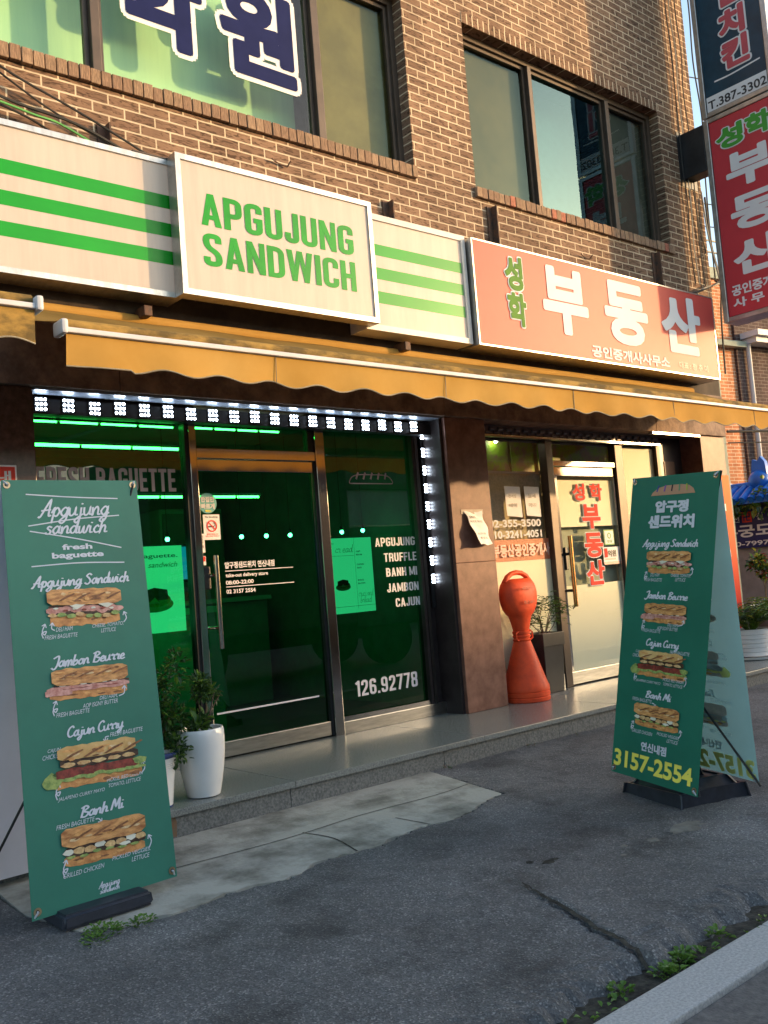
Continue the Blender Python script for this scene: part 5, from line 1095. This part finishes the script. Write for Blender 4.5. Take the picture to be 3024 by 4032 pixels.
b = MB(); b.lathe(2.42, -.60, [(.072, .0), (.086, .006), (.10, .07), (.114, .15), (.122, .23), (.1245, .29), (.1235, .335), (.118, .346), (.108, .344), (.104, .33), (.103, .31)], pot_w, 56); b.build('pot', t)
b = MB(); b.lathe(2.42, -.60, [(.103, .312), (.05, .318), (.005, .32)], soil, 24); b.build('potting_soil', t)
b = MB(); branches(b, (2.445, -.60, .31), ((2.42, -.60, .50), (2.50, -.63, .52), (2.55, -.60, .50), (2.47, -.58, .57), (2.40, -.57, .55)), rr); b.build('stem', t)
b = MB(); bush(b, (2.47, -.61, .545), (.085, .08, .06), 420, .032, .02, [leaf_d, leaf_d, leaf_l], rr, 8); bush(b, (2.365, -.62, .40), (.045, .05, .07), 90, .05, .034, [leaf_d, leaf_l], rr, 4)
for k in range(14): leaf(b, (2.37 + rr.uniform(-.02, .03), -.63, .45 - .01 * k), (rr.uniform(-.3, .3), -.5, -.8), .06, .042, rr.choice([leaf_d, leaf_l]))
b.build('foliage', t)
t = thing('potted_plant', 'white blue rimmed pot with a tall bushy shrub, half hidden by the left banner', 'potted plant', (2.13, -.60, 0))
b = MB(); b.lathe(2.13, -.62, [(.086, 0), (.092, .004), (.094, .012)], pot_rim, 40); b.lathe(2.13, -.62, [(.094, .0121), (.105, .12), (.118, .22), (.122, .245)], pot_w, 40, cap=False); b.lathe(2.13, -.62, [(.122, .2451), (.134, .258), (.136, .268), (.128, .272)], pot_rim, 40, cap=False); b.lathe(2.13, -.62, [(.128, .2721), (.122, .262), (.118, .24)], pot_w, 40, cap=False)
for z in (.20, .21, .22): b.lathe(2.13, -.62, [(.1165 + (z - .2) * .25, z - .002), (.119 + (z - .2) * .25, z), (.1165 + (z - .2) * .25, z + .002)], pot_w, 40, cap=False)
b.build('pot', t)
b = MB(); b.lathe(2.13, -.62, [(.119, .245), (.05, .25), (.005, .25)], soil, 24); b.build('potting_soil', t)
b = MB(); branches(b, (2.14, -.62, .25), ((2.16, -.62, .7), (2.25, -.60, .55), (2.05, -.62, .6), (2.2, -.65, .45), (2.3, -.6, .5)), rr); b.build('stem', t)
b = MB(); bush(b, (2.18, -.62, .52), (.13, .10, .17), 1000, .033, .022, [leaf_d, leaf_d, leaf_d, leaf_l], rr, 14); bush(b, (2.20, -.60, .36), (.07, .06, .07), 160, .033, .022, [leaf_d, leaf_l], rr, 5); b.build('foliage', t)
# warning bollard
t = thing('bollard', 'orange hourglass shaped plastic warning bollard beside the granite pillar', 'bollard', (5.675, .04, 0)); cx, cy = 5.675, .04
b = MB(); prof = [(.178, 0), (.185, .006), (.186, .03), (.181, .034), (.181, .04), (.186, .044), (.186, .07), (.181, .074), (.181, .08), (.186, .084), (.185, .115), (.176, .135), (.15, .21), (.125, .29), (.10, .37), (.078, .44), (.068, .468)]
b.lathe(cx, cy, prof, orange_pl, 56); b.build('bollard_foot', t)
b = MB(); b.lathe(cx, cy, [(.068, .469), (.072, .474), (.072, .484), (.066, .487), (.066, .498), (.073, .502), (.073, .512), (.066, .515), (.066, .526), (.072, .53), (.072, .545), (.066, .55)], orange_pl, 40)
for s in (-1, 1): b.tube([(cx + s * .07, cy - .03, .475), (cx + s * .095, cy - .03, .49), (cx + s * .095, cy - .03, .535), (cx + s * .07, cy - .03, .55)], .007, orange_pl, 8)
b.build('bollard_neck', t)
b = MB(); vs = []; fs = []; seg = 48; prof = [(.062, .062, .5505), (.074, .07, .60), (.088, .08, .645), (.098, .086, .672), (.128, .096, .69), (.158, .102, .725), (.178, .105, .765), (.189, .106, .81), (.192, .104, .85), (.187, .098, .89), (.174, .088, .925), (.155, .074, .95), (.135, .058, .962), (.11, .04, .966)]
for rx, ry, z in prof:
    for k in range(seg):
        a = 2 * math.pi * k / seg; e = 2.25; ca, sa = math.cos(a), math.sin(a); q = (abs(ca) ** e + abs(sa) ** e) ** (-1 / e); vs.append((cx + rx * ca * q * (.97), cy + ry * sa * q, z))
fs = [(i * seg + k, i * seg + (k + 1) % seg, (i + 1) * seg + (k + 1) % seg, (i + 1) * seg + k) for i in range(len(prof) - 1) for k in range(seg)] + [tuple((len(prof) - 1) * seg + k for k in range(seg))]
b.add(vs, fs, orange_pl, True); hd = b.build('bollard_head', t)
b = MB(); b.tube([(cx - .14, cy, .935), (cx - .112, cy, .982), (cx - .06, cy, 1.008), (cx, cy, 1.016), (cx + .06, cy, 1.008), (cx + .112, cy, .982), (cx + .14, cy, .935)], [.03, .022, .02, .02, .02, .022, .03], orange_pl, 12); b.build('handle', t)
b = MB(); fp = Plane((0, cy - .118, 0), (1, 0, 0), (0, 0, 1), (0, -1, 0)); textfit(b, '주차금지', fp, 5.60, 5.75, .875, .90, orange_d, .03, .0); textfit(b, '접근 금지', fp, 5.61, 5.74, .765, .79, orange_d, .03, -.001); b.build('embossed_lettering', hd)
# black planter
t = thing('potted_plant', 'tall square black planter with a narrow leaved shrub beside the orange bollard', 'potted plant', (5.98, .1, 0))
b = MB(); bm = bmesh.new(); bmesh.ops.create_cube(bm, size=1.0)
for v in bm.verts:
    top = v.co.z > 0; h = .125 if top else .108; v.co = Vector((5.985 + (h if v.co.x > 0 else -h), .105 + (h if v.co.y > 0 else -h), .41 if top else .022))
bmesh.ops.bevel(bm, geom=bm.edges[:], offset=.004, segments=2, affect='EDGES'); b.frombm(bm, pot_b)
frame_box_z = [(5.985 - .134, 5.985 + .134, .105 - .134, .105 + .134)]
x0, x1, y0, y1 = frame_box_z[0]
b.box(x0, x1, y0, y0 + .014, .40, .505, pot_b, bev=.003); b.box(x0, x1, y1 - .014, y1, .40, .505, pot_b, bev=.003); b.box(x0, x0 + .014, y0 + .0141, y1 - .0141, .40, .505, pot_b, bev=.003); b.box(x1 - .014, x1, y0 + .0141, y1 - .0141, .40, .505, pot_b, bev=.003); b.build('pot', t)
b = MB(); b.box(5.86, 6.12, -.02, .225, 0.0, .021, pm('grey feet', (.2, .19, .18), rough=.6)); b.build('saucer', t)
b = MB(); b.box(x0 + .0145, x1 - .0145, y0 + .0145, y1 - .0145, .42, .47, soil)
for k in range(7):
    bm = bmesh.new(); bmesh.ops.create_icosphere(bm, subdivisions=2, radius=.03)
    for v in bm.verts: v.co = Vector((5.89 + .02 * k + v.co.x * 1.2, .04 + .02 * (k % 3) + v.co.y, .48 + v.co.z * .8)) + Vector((1, 1, 1)) * .006 * noise.noise(v.co * 40 + Vector((k, 0, 0)))
    b.frombm(bm, pm('pebble', (.30, .20, .16), rough=.7, var=.2, scale=20), True)
b.build('potting_soil', t)
b = MB(); tips = [(5.80, .08, .62), (5.87, .1, .70), (5.95, .12, .74), (6.03, .1, .76), (6.12, .08, .74), (6.20, .1, .76), (6.26, .08, .70), (5.93, .05, .62), (6.15, .05, .65)]
branches(b, (6.02, .10, .46), tips, rr, .006); b.build('stem', t)
b = MB()
for tp in tips:
    for k in range(40):
        p = Vector(tp) + Vector((rr.gauss(0, .04), rr.gauss(0, .035), rr.gauss(0, .035) - .01)); a = rr.uniform(0, 6.28); leaf(b, p, (math.cos(a), math.sin(a), rr.uniform(-.2, .7)), rr.uniform(.04, .075), .013, rr.choice([leaf_d, leaf_d, leaf_l]), droop=.25)
b.build('foliage', t)
# right edge pots
t = thing('potted_plant', 'ribbed white pot on a saucer with a bushy green palm, right edge', 'potted plant', (8.62, -.28, 0))
b = MB(); b.lathe(8.62, -.28, [(.15, .03), (.158, .034)], pot_w, 48)
zz = .034
for k in range(6): b.lathe(8.62, -.28, [(.158 + k * .006, zz), (.164 + k * .006, zz + .004), (.166 + k * .006, zz + .036), (.161 + k * .006, zz + .041)], pot_w, 48, cap=False); zz += .0415
b.lathe(8.62, -.28, [(.196, .282), (.198, .29), (.19, .292), (.186, .27)], pot_w, 48, cap=False); b.build('pot', t)
b = MB(); b.lathe(8.62, -.28, [(.16, .001), (.20, .006), (.215, .03), (.20, .028), (.16, .018)], pot_w, 48); b.build('saucer', t)
b = MB(); b.lathe(8.62, -.28, [(.187, .27), (.08, .275), (.005, .275)], soil, 24); b.build('potting_soil', t)
b = MB()
for k in range(84):
    a = rr.uniform(0, 6.28); L = rr.uniform(.30, .50); el = rr.uniform(.75, 1.4); prev = None; base = Vector((8.62 + .04 * math.cos(a), -.28 + .04 * math.sin(a), .28)); pts = []
    for q in range(7):
        f = q / 6; pts.append(base + Vector((math.cos(a), math.sin(a), 0)) * L * f * math.cos(el) * (1 + f * .6) + Vector((0, 0, L * math.sin(el) * (f - .35 * f * f))))
    b.tube(pts, [.004, .0035, .003, .003, .0025, .002, .001], leaf_l, 4)
    for q in range(2, 7):
        for s in (-1, 1):
            d = (pts[q] - pts[q - 1]).normalized(); sd = Vector((-math.sin(a), math.cos(a), 0)) * s; leaf(b, pts[q], d * .6 + sd * .8 + Vector((0, 0, -.1)), rr.uniform(.06, .11), .018, rr.choice([leaf_l, leaf_l, leaf_d, leaf_y] if q > 4 else [leaf_d, leaf_l]), droop=.3)
b.build('foliage', t)
t = thing('potted_plant', 'taupe pot with a red and yellow leaved plant at the right border', 'potted plant', (9.42, -.05, 0))
b = MB(); b.lathe(9.42, -.05, [(.12, 0), (.13, .01), (.17, .42), (.175, .45)], pot_br, 40); b.lathe(9.42, -.05, [(.176, .4505), (.182, .46), (.172, .47), (.165, .44)], pot_w, 40, cap=False); b.build('pot', t)
b = MB(); branches(b, (9.41, -.05, .44), ((9.32, -.08, .85), (9.44, -.05, 1.0), (9.52, -.08, .9)), rr, .006); b.build('stem', t)
b = MB(); bush(b, (9.38, -.08, .90), (.14, .10, .13), 300, .06, .045, [leaf_d, leaf_d, leaf_l, leaf_y, leaf_r], rr, 8); b.build('foliage', t)
t = thing('plant_pot', 'small olive plant pot on the step beside the ribbed white pot', 'pot', (9.02, -.42, 0))
b = MB(); b.lathe(9.02, -.42, [(.06, 0), (.065, .005), (.085, .13), (.09, .135), (.09, .15), (.08, .15), (.075, .12)], pm('olive pot', (.25, .22, .12), rough=.5), 32); b.build('pot', t); b = MB(); b.lathe(9.02, -.42, [(.078, .12), (.005, .125)], soil, 20); b.build('potting_soil', t)
# orange board, paper, red notice
t = thing('notice_board', 'upright orange and red board with white clips behind the right banner stand', 'board', (8.5, -.1, 0))
mo = pm('orange board print', (0.80, 0.22, 0.08), rough=.5, var=.03)
mt, n, l, p = _new('orange red printed board'); ge = n.new('ShaderNodeNewGeometry'); se = n.new('ShaderNodeSeparateXYZ'); rp = n.new('ShaderNodeValToRGB'); mr = n.new('ShaderNodeMapRange'); mr.inputs[1].default_value = .5; mr.inputs[2].default_value = 1.75
rp.color_ramp.elements[0].color = (.55, .03, .025, 1); rp.color_ramp.elements[1].color = (.85, .26, .10, 1); l.new(ge.outputs['Position'], se.inputs[0]); l.new(se.outputs['Z'], mr.inputs[0]); l.new(mr.outputs[0], rp.inputs[0]); l.new(rp.outputs[0], p.inputs['Base Color']); p.inputs['Specular IOR Level'].default_value = .08; p.inputs['Roughness'].default_value = .7
b = MB(); b.box(8.20, 8.815, -.11, -.095, .06, 1.82, mt); b.build('printed_panel', t)
b = MB(); b.box(8.2, 8.26, -.18, -.02, 0, .059, black_m); b.box(8.75, 8.81, -.18, -.02, 0, .059, black_m); b.build('board_feet', t)
for z in (.50, 1.0, 1.46):
    b = MB(); b.box(8.655, 8.685, -.122, -.111, z, z + .07, tape_white); b.build('white_clip', t)
t = thing('paper_notice', 'crumpled white paper with handwriting taped to the sunlit granite pillar', 'notice', (5.2, -.02, 1.24))
b = MB(); vs = []; N = 12
for i in range(N + 1):
    for k in range(N + 1):
        s, f = i / N, k / N; x = 5.095 + .195 * s + (.065 + .0 * s) * f + .006 * math.sin(f * 9 + s * 3); z = 1.51 - .262 * f + .006 * math.sin(s * 7); y = -.006 - .095 * f * (1 - .75 * s) - .007 * math.sin(s * 9 + f * 4) * f - .006 * math.sin(f * 13 - s * 5)
        vs.append((x, y, z))
b.add(vs, [(i * (N + 1) + k, (i + 1) * (N + 1) + k, (i + 1) * (N + 1) + k + 1, i * (N + 1) + k + 1) for i in range(N) for k in range(N)], paper_m, True); pp = b.build('paper_sheet', t)
b = MB(); pl = Plane((0, -.05, 0), (1, 0, -.03), (.2, 0, 1), (0, -1, 0))
pw = Plane((0, -.052, 0), (1, 0, -.03), (-.24, 0, 1), (0, -1, 0))
for tx, a0, a1, z in (('담배꽁초', .035, .115, .225), ('버리지 마시오', .03, .175, .19), ('(CCTV 경범', .04, .17, .09), ('죄 신고함)', .06, .16, .055)):
    q = Plane((5.165, -.05, 1.235), (1, 0, 0), (-.24, 0, 1), (0, -1, 0)); textfit(b, tx, q, a0 - .02, a1 - .02, z, z + .02, let_black, .01, .006)
nv_ = []
for X_, Y_, Z_ in b.v:
    f = (1.51 - Z_) / .262; s_ = (X_ - 5.095 - .065 * f) / .195
    nv_.append((X_, -.012 - .095 * f * (1 - .75 * s_) - .007 * math.sin(s_ * 9 + f * 4) * f - .006 * math.sin(f * 13 - s_ * 5), Z_))
b.v = nv_; b.build('handwriting', pp)
b = MB(); b.box(5.07, 5.31, -.004, -.0015, 1.49, 1.525, pm('clear tape', (.5, .42, .35), rough=.15, var=.1)); b.build('tape', t)
t = thing('red_notice', 'small red sign with white Korean letters on the dark left pillar', 'sign', (1.5, -.01, 1.7))
b = MB(); b.box(1.20, 1.752, -.012, -.001, 1.58, 1.80, paper_m, bev=.002); b.build('sign_board', t); b = MB(); b.box(1.21, 1.742, -.0145, -.0121, 1.59, 1.79, let_red); b.build('red_face', t)
b = MB(); textfit(b, '이용안내', FAC(-.0145), 1.36, 1.72, 1.712, 1.768, let_w, .03, .001); b.build('sign_lettering', t)

# ================================================================== WEEDS
def weeds(pts, label, L=.03, mats=None):
    b = MB()
    for x, y, z, r, n in pts:
        for k in range(n):
            a = rr.uniform(0, 6.28); q = r * rr.random() ** .5; leaf(b, (x + q * math.cos(a), y + q * math.sin(a), z + rr.uniform(0, .02)), (math.cos(a), math.sin(a), rr.uniform(.2, 1.2)), L * rr.uniform(.4, 1.05), L * .62 * rr.uniform(.6, 1.1), rr.choice(mats or [weed_g, weed_g, leaf_l]), droop=.2)
    o = b.build('weeds'); o['kind'] = 'stuff'; o['label'] = label; o['category'] = 'weeds'; return o
weeds([(1.42, -1.63, gz(-1.63), .07, 150), (1.55, -1.66, gz(-1.66), .05, 70), (1.36, -1.69, gz(-1.69), .05, 50)], 'patch of small green weeds at the foot of the left banner base', .022)
weeds([(2.35 + .052 * k + rr.uniform(-.02, .02), -3.25 + rr.uniform(-.035, .03), -.247, .032, rr.choice([0, 0, 6, 26, 40])) for k in range(11)] + [(2.88 + .1 * k + rr.uniform(-.04, .04), -3.26 + rr.uniform(-.04, .04), -.247, .03, rr.choice([0, 0, 2, 5])) for k in range(14)] + [(1.95 + .08 * k, -3.27, -.247, .03, 4) for k in range(5)], 'green weeds sprouting in the gutter along the granite kerb', .034)
weeds([(3.98, -.79, gz(-.8), .03, 18), (4.75, -.79, gz(-.8), .04, 30), (5.2, -.79, gz(-.8), .02, 12)], 'tiny dark weeds at the bottom of the granite step', .018, [leaf_d, stem_m])

# ================================================================== FAR RIGHT
t = thing('brick_house', 'far red brick house lit by the low sun beyond the right corner', 'building', (20, 6, 0))
M = Matrix.Translation((18.1, 4.9, 0)) @ Matrix.Rotation(math.radians(-8), 4, 'Z')
def rot(b, M): b.v = [tuple(M @ Vector(v)) for v in b.v]; return b
b = MB(); b.box(-6, .55, 0, 4, -.4, 6.75, redbrick); rot(b, M).build('wall', t)
b = MB(); b.box(-6.05, .6, -.06, 4.1, 6.76, 7.0, sage); b.box(-6.05, .5, -.2, -.061, 5.30, 5.42, sage); rot(b, M).build('cornice', t)
b = MB()
for z in (7.35, 7.6): b.tube([(-6, .02, z), (.5, .02, z)], .02, cable_w, 6)
for k in range(8): b.tube([(-6 + .9 * k, .02, 7.0), (-6 + .9 * k, .02, 7.6)], .018, cable_w, 6)
rot(b, M).build('roof_railing', t)
b = MB(); b.box(-1.2, -.48, -.03, .04, 2.5, 4.5, alu_dark); b.box(-1.25, -.43, -.06, -.031, 3.55, 3.7, sage); wd = rot(b, M).build('window', t); b = MB(); b.box(-1.15, -.53, -.04, -.031, 2.55, 3.5, pm('far dark glass', (.02, .03, .025), rough=.1)); rot(b, M).build('pane', wd)
t = thing('brick_house', 'shade toned brick wall with a white drainpipe at the far right border', 'building', (20, 3, 0))
b = MB(); b.box(.33, 8, -.06, 3.9, -.4, 6.6, shade_brick); rot(b, M).build('wall', t)  # carries on the red house front, its shadow put into the brick colour
b = MB(); b.tube([(.62, -.22, 5.5), (.62, -.14, 5.3), (.62, -.14, .2)], .05, white_pl, 12); rot(b, M).build('drainpipe', t)
b = MB(); b.box(.50, 8, -.5, -.061, 5.5, 5.62, white_pl); b.box(.56, 8, -.4, -.061, 5.38, 5.499, white_pl); rot(b, M).build('eaves', t)
t = thing('garden_wall', 'grey rendered garden wall under the blue tiled coping, right edge', 'wall', (12.6, 2, -.3))
b = MB(); b.box(12.5, 12.75, -.6, 4.5, -.35, 1.69, wall_grey); b.build('wall', t)
b = MB(); y = -.7
b.box(12.25, 13.0, -.7, 4.6, 1.70, 1.76, tile_blue); b.box(12.33, 12.92, -.7, 4.6, 1.761, 1.82, tile_blue)
while y < 4.6:
    b.tube([(12.22, y, 1.75), (12.42, y, 1.87), (12.62, y, 1.96)], .05, tile_blue, 8); y += .13
b.tube([(12.62, -.7, 1.97), (12.62, 4.6, 1.97)], .055, tile_blue, 10)
for k in range(12): b.tube([(12.62, -.7 + .45 * k, 1.975), (12.62, -.66 + .45 * k, 1.975)], .066, tile_blue, 10)
b.build('tiled_coping', t)
b = MB(); bm = bmesh.new(); bmesh.ops.create_uvsphere(bm, u_segments=20, v_segments=12, radius=.15); bmesh.ops.translate(bm, verts=bm.verts, vec=(12.6, 1.55, 2.02)); b.frombm(bm, tile_blue, True)
b.add([(12.58, 1.42, 2.1), (12.58, 1.66, 2.1), (12.58, 1.62, 2.33), (12.58, 1.55, 2.30), (12.58, 1.5, 2.36), (12.58, 1.44, 2.28), (12.66, 1.42, 2.1), (12.66, 1.66, 2.1), (12.66, 1.62, 2.33), (12.66, 1.55, 2.30), (12.66, 1.5, 2.36), (12.66, 1.44, 2.28)], [(0, 1, 2, 3, 4, 5), (11, 10, 9, 8, 7, 6)] + [(i, 6 + i, 6 + (i + 1) % 6, (i + 1) % 6) for i in range(6)], tile_blue); b.build('roof_finial', t)
t = thing('wall_sign', 'navy blue sign with white Korean letters on the grey garden wall', 'sign', (12.48, 1.5, 1.08))
b = MB(); b.box(12.455, 12.499, .4, 1.90, 1.09, 1.64, sign_navy, bev=.004); b.build('sign_board', t)
b = MB(); pl = Plane((12.45, 0, 0), (0, -1, 0), (0, 0, 1), (-1, 0, 0))
textfit(b, '천', pl, -1.93, -1.83, 1.46, 1.56, let_w, .02); poly2(b, [(-1.79, 1.45), (-1.645, 1.45), (-1.645, 1.60), (-1.79, 1.60)], pl, let_red, .002); textfit(b, '卍', pl, -1.77, -1.665, 1.47, 1.58, sign_navy, .03, .004); textfit(b, '신', pl, -1.575, -1.475, 1.47, 1.57, let_w, .02); textfit(b, '무궁도사', pl, -2.12, -1.10, 1.24, 1.42, let_w, .03); textfit(b, '010-7997-7100', pl, -2.1, -1.02, 1.12, 1.185, let_w, .02); b.build('sign_lettering', t)
t = thing('vine', 'leafy green vine hanging over the blue coping above the navy sign', 'plant', (12.35, 1.5, 1.6))
b = MB(); branches(b, (12.4, .6, 1.72), ((12.35, 1.2, 1.75), (12.36, 1.7, 1.70), (12.38, 1.95, 1.66)), rr, .008); b.build('stem', t)
b = MB()
for c, r_, n_ in (((12.33, 1.45, 1.72), .16, 60), ((12.33, 1.75, 1.68), .15, 45), ((12.33, 1.92, 1.58), .12, 40), ((12.33, 1.25, 1.76), .18, 60)):
    for k in range(n_):
        a = rr.uniform(0, 6.28); leaf(b, Vector(c) + Vector((rr.uniform(-.08, .04), rr.gauss(0, r_ * .6), rr.gauss(0, r_ * .5))), (rr.uniform(-.6, 0), math.cos(a), math.sin(a) - .3), rr.uniform(.06, .11), .075, rr.choice([leaf_l, leaf_l, leaf_y, leaf_d]), droop=.2)
b.build('foliage', t)
# ================================================================== ACROSS THE STREET (shades the ground, mirrored in the glass)
t = thing('street_block', 'low row of rendered houses across the street behind the viewer', 'building', (30, -26, 0))
b = MB(); b.box(26, 95, -32, -24, -.4, 7.28, house_far); b.build('wall', t)
for k in range(9):
    b = MB(); b.box(28 + 4.2 * k, 30.2 + 4.2 * k, -24, -23.96, 3.4, 4.8, alu_dark); wn = b.build('window', t); b = MB(); b.box(28.1 + 4.2 * k, 30.1 + 4.2 * k, -23.955, -23.94, 3.5, 4.7, pm('far dark glass', (.02, .03, .025), rough=.1)); b.build('pane', wn)
t = thing('low_shop_row', 'pale single storey shop row directly across the street behind the viewer', 'building', (5, -20, 0))
lw = pm('pale shop render', (0.55, 0.53, 0.50), rough=.9, var=.15, scale=.6)
b = MB(); b.box(-30, 25, -24, -17, -.4, 3.9, lw); b.build('wall', t)
b = MB(); b.box(-30, 25, -17.9, -16.9, 3.91, 4.1, alu_dark); b.build('roof', t)
for k in range(8):
    b = MB(); b.box(-12 + 4.4 * k, -9 + 4.4 * k, -17, -16.95, .1, 2.4, alu_dark); wn = b.build('shop_window', t)
    b = MB(); b.box(-11.9 + 4.4 * k, -9.1 + 4.4 * k, -16.945, -16.93, .2, 2.3, pm('far dark glass', (.02, .03, .025), rough=.1)); b.build('pane', wn)
t = thing('shade_truck', 'unseen box truck added behind the viewer to shade the left banner and pot', 'truck', (7.4, -6.2, -.24))  # out-of-view body added to keep the sun off the left banner and pot
b = MB(); b.box(5.4, 8.6, -7.3, -5.35, .45, 2.95, truck_m, bev=.03); b.build('cargo_box', t)
b = MB(); b.box(8.68, 10.1, -7.2, -5.45, .35, 1.9, truck_m, bev=.12); b.build('cab', t)
for x in (6.1, 9.4):
    for y in (-5.65, -7.0):
        b = MB(); b.tube([(x, y - .12, .17), (x, y + .12, .17)], .40, pm('tyre rubber', (.02, .02, .02), rough=.8), 28); b.build('wheel', t)
b = MB(); b.box(5.5, 9.9, -7.0, -5.7, .2, .44, black_m); b.build('chassis', t)
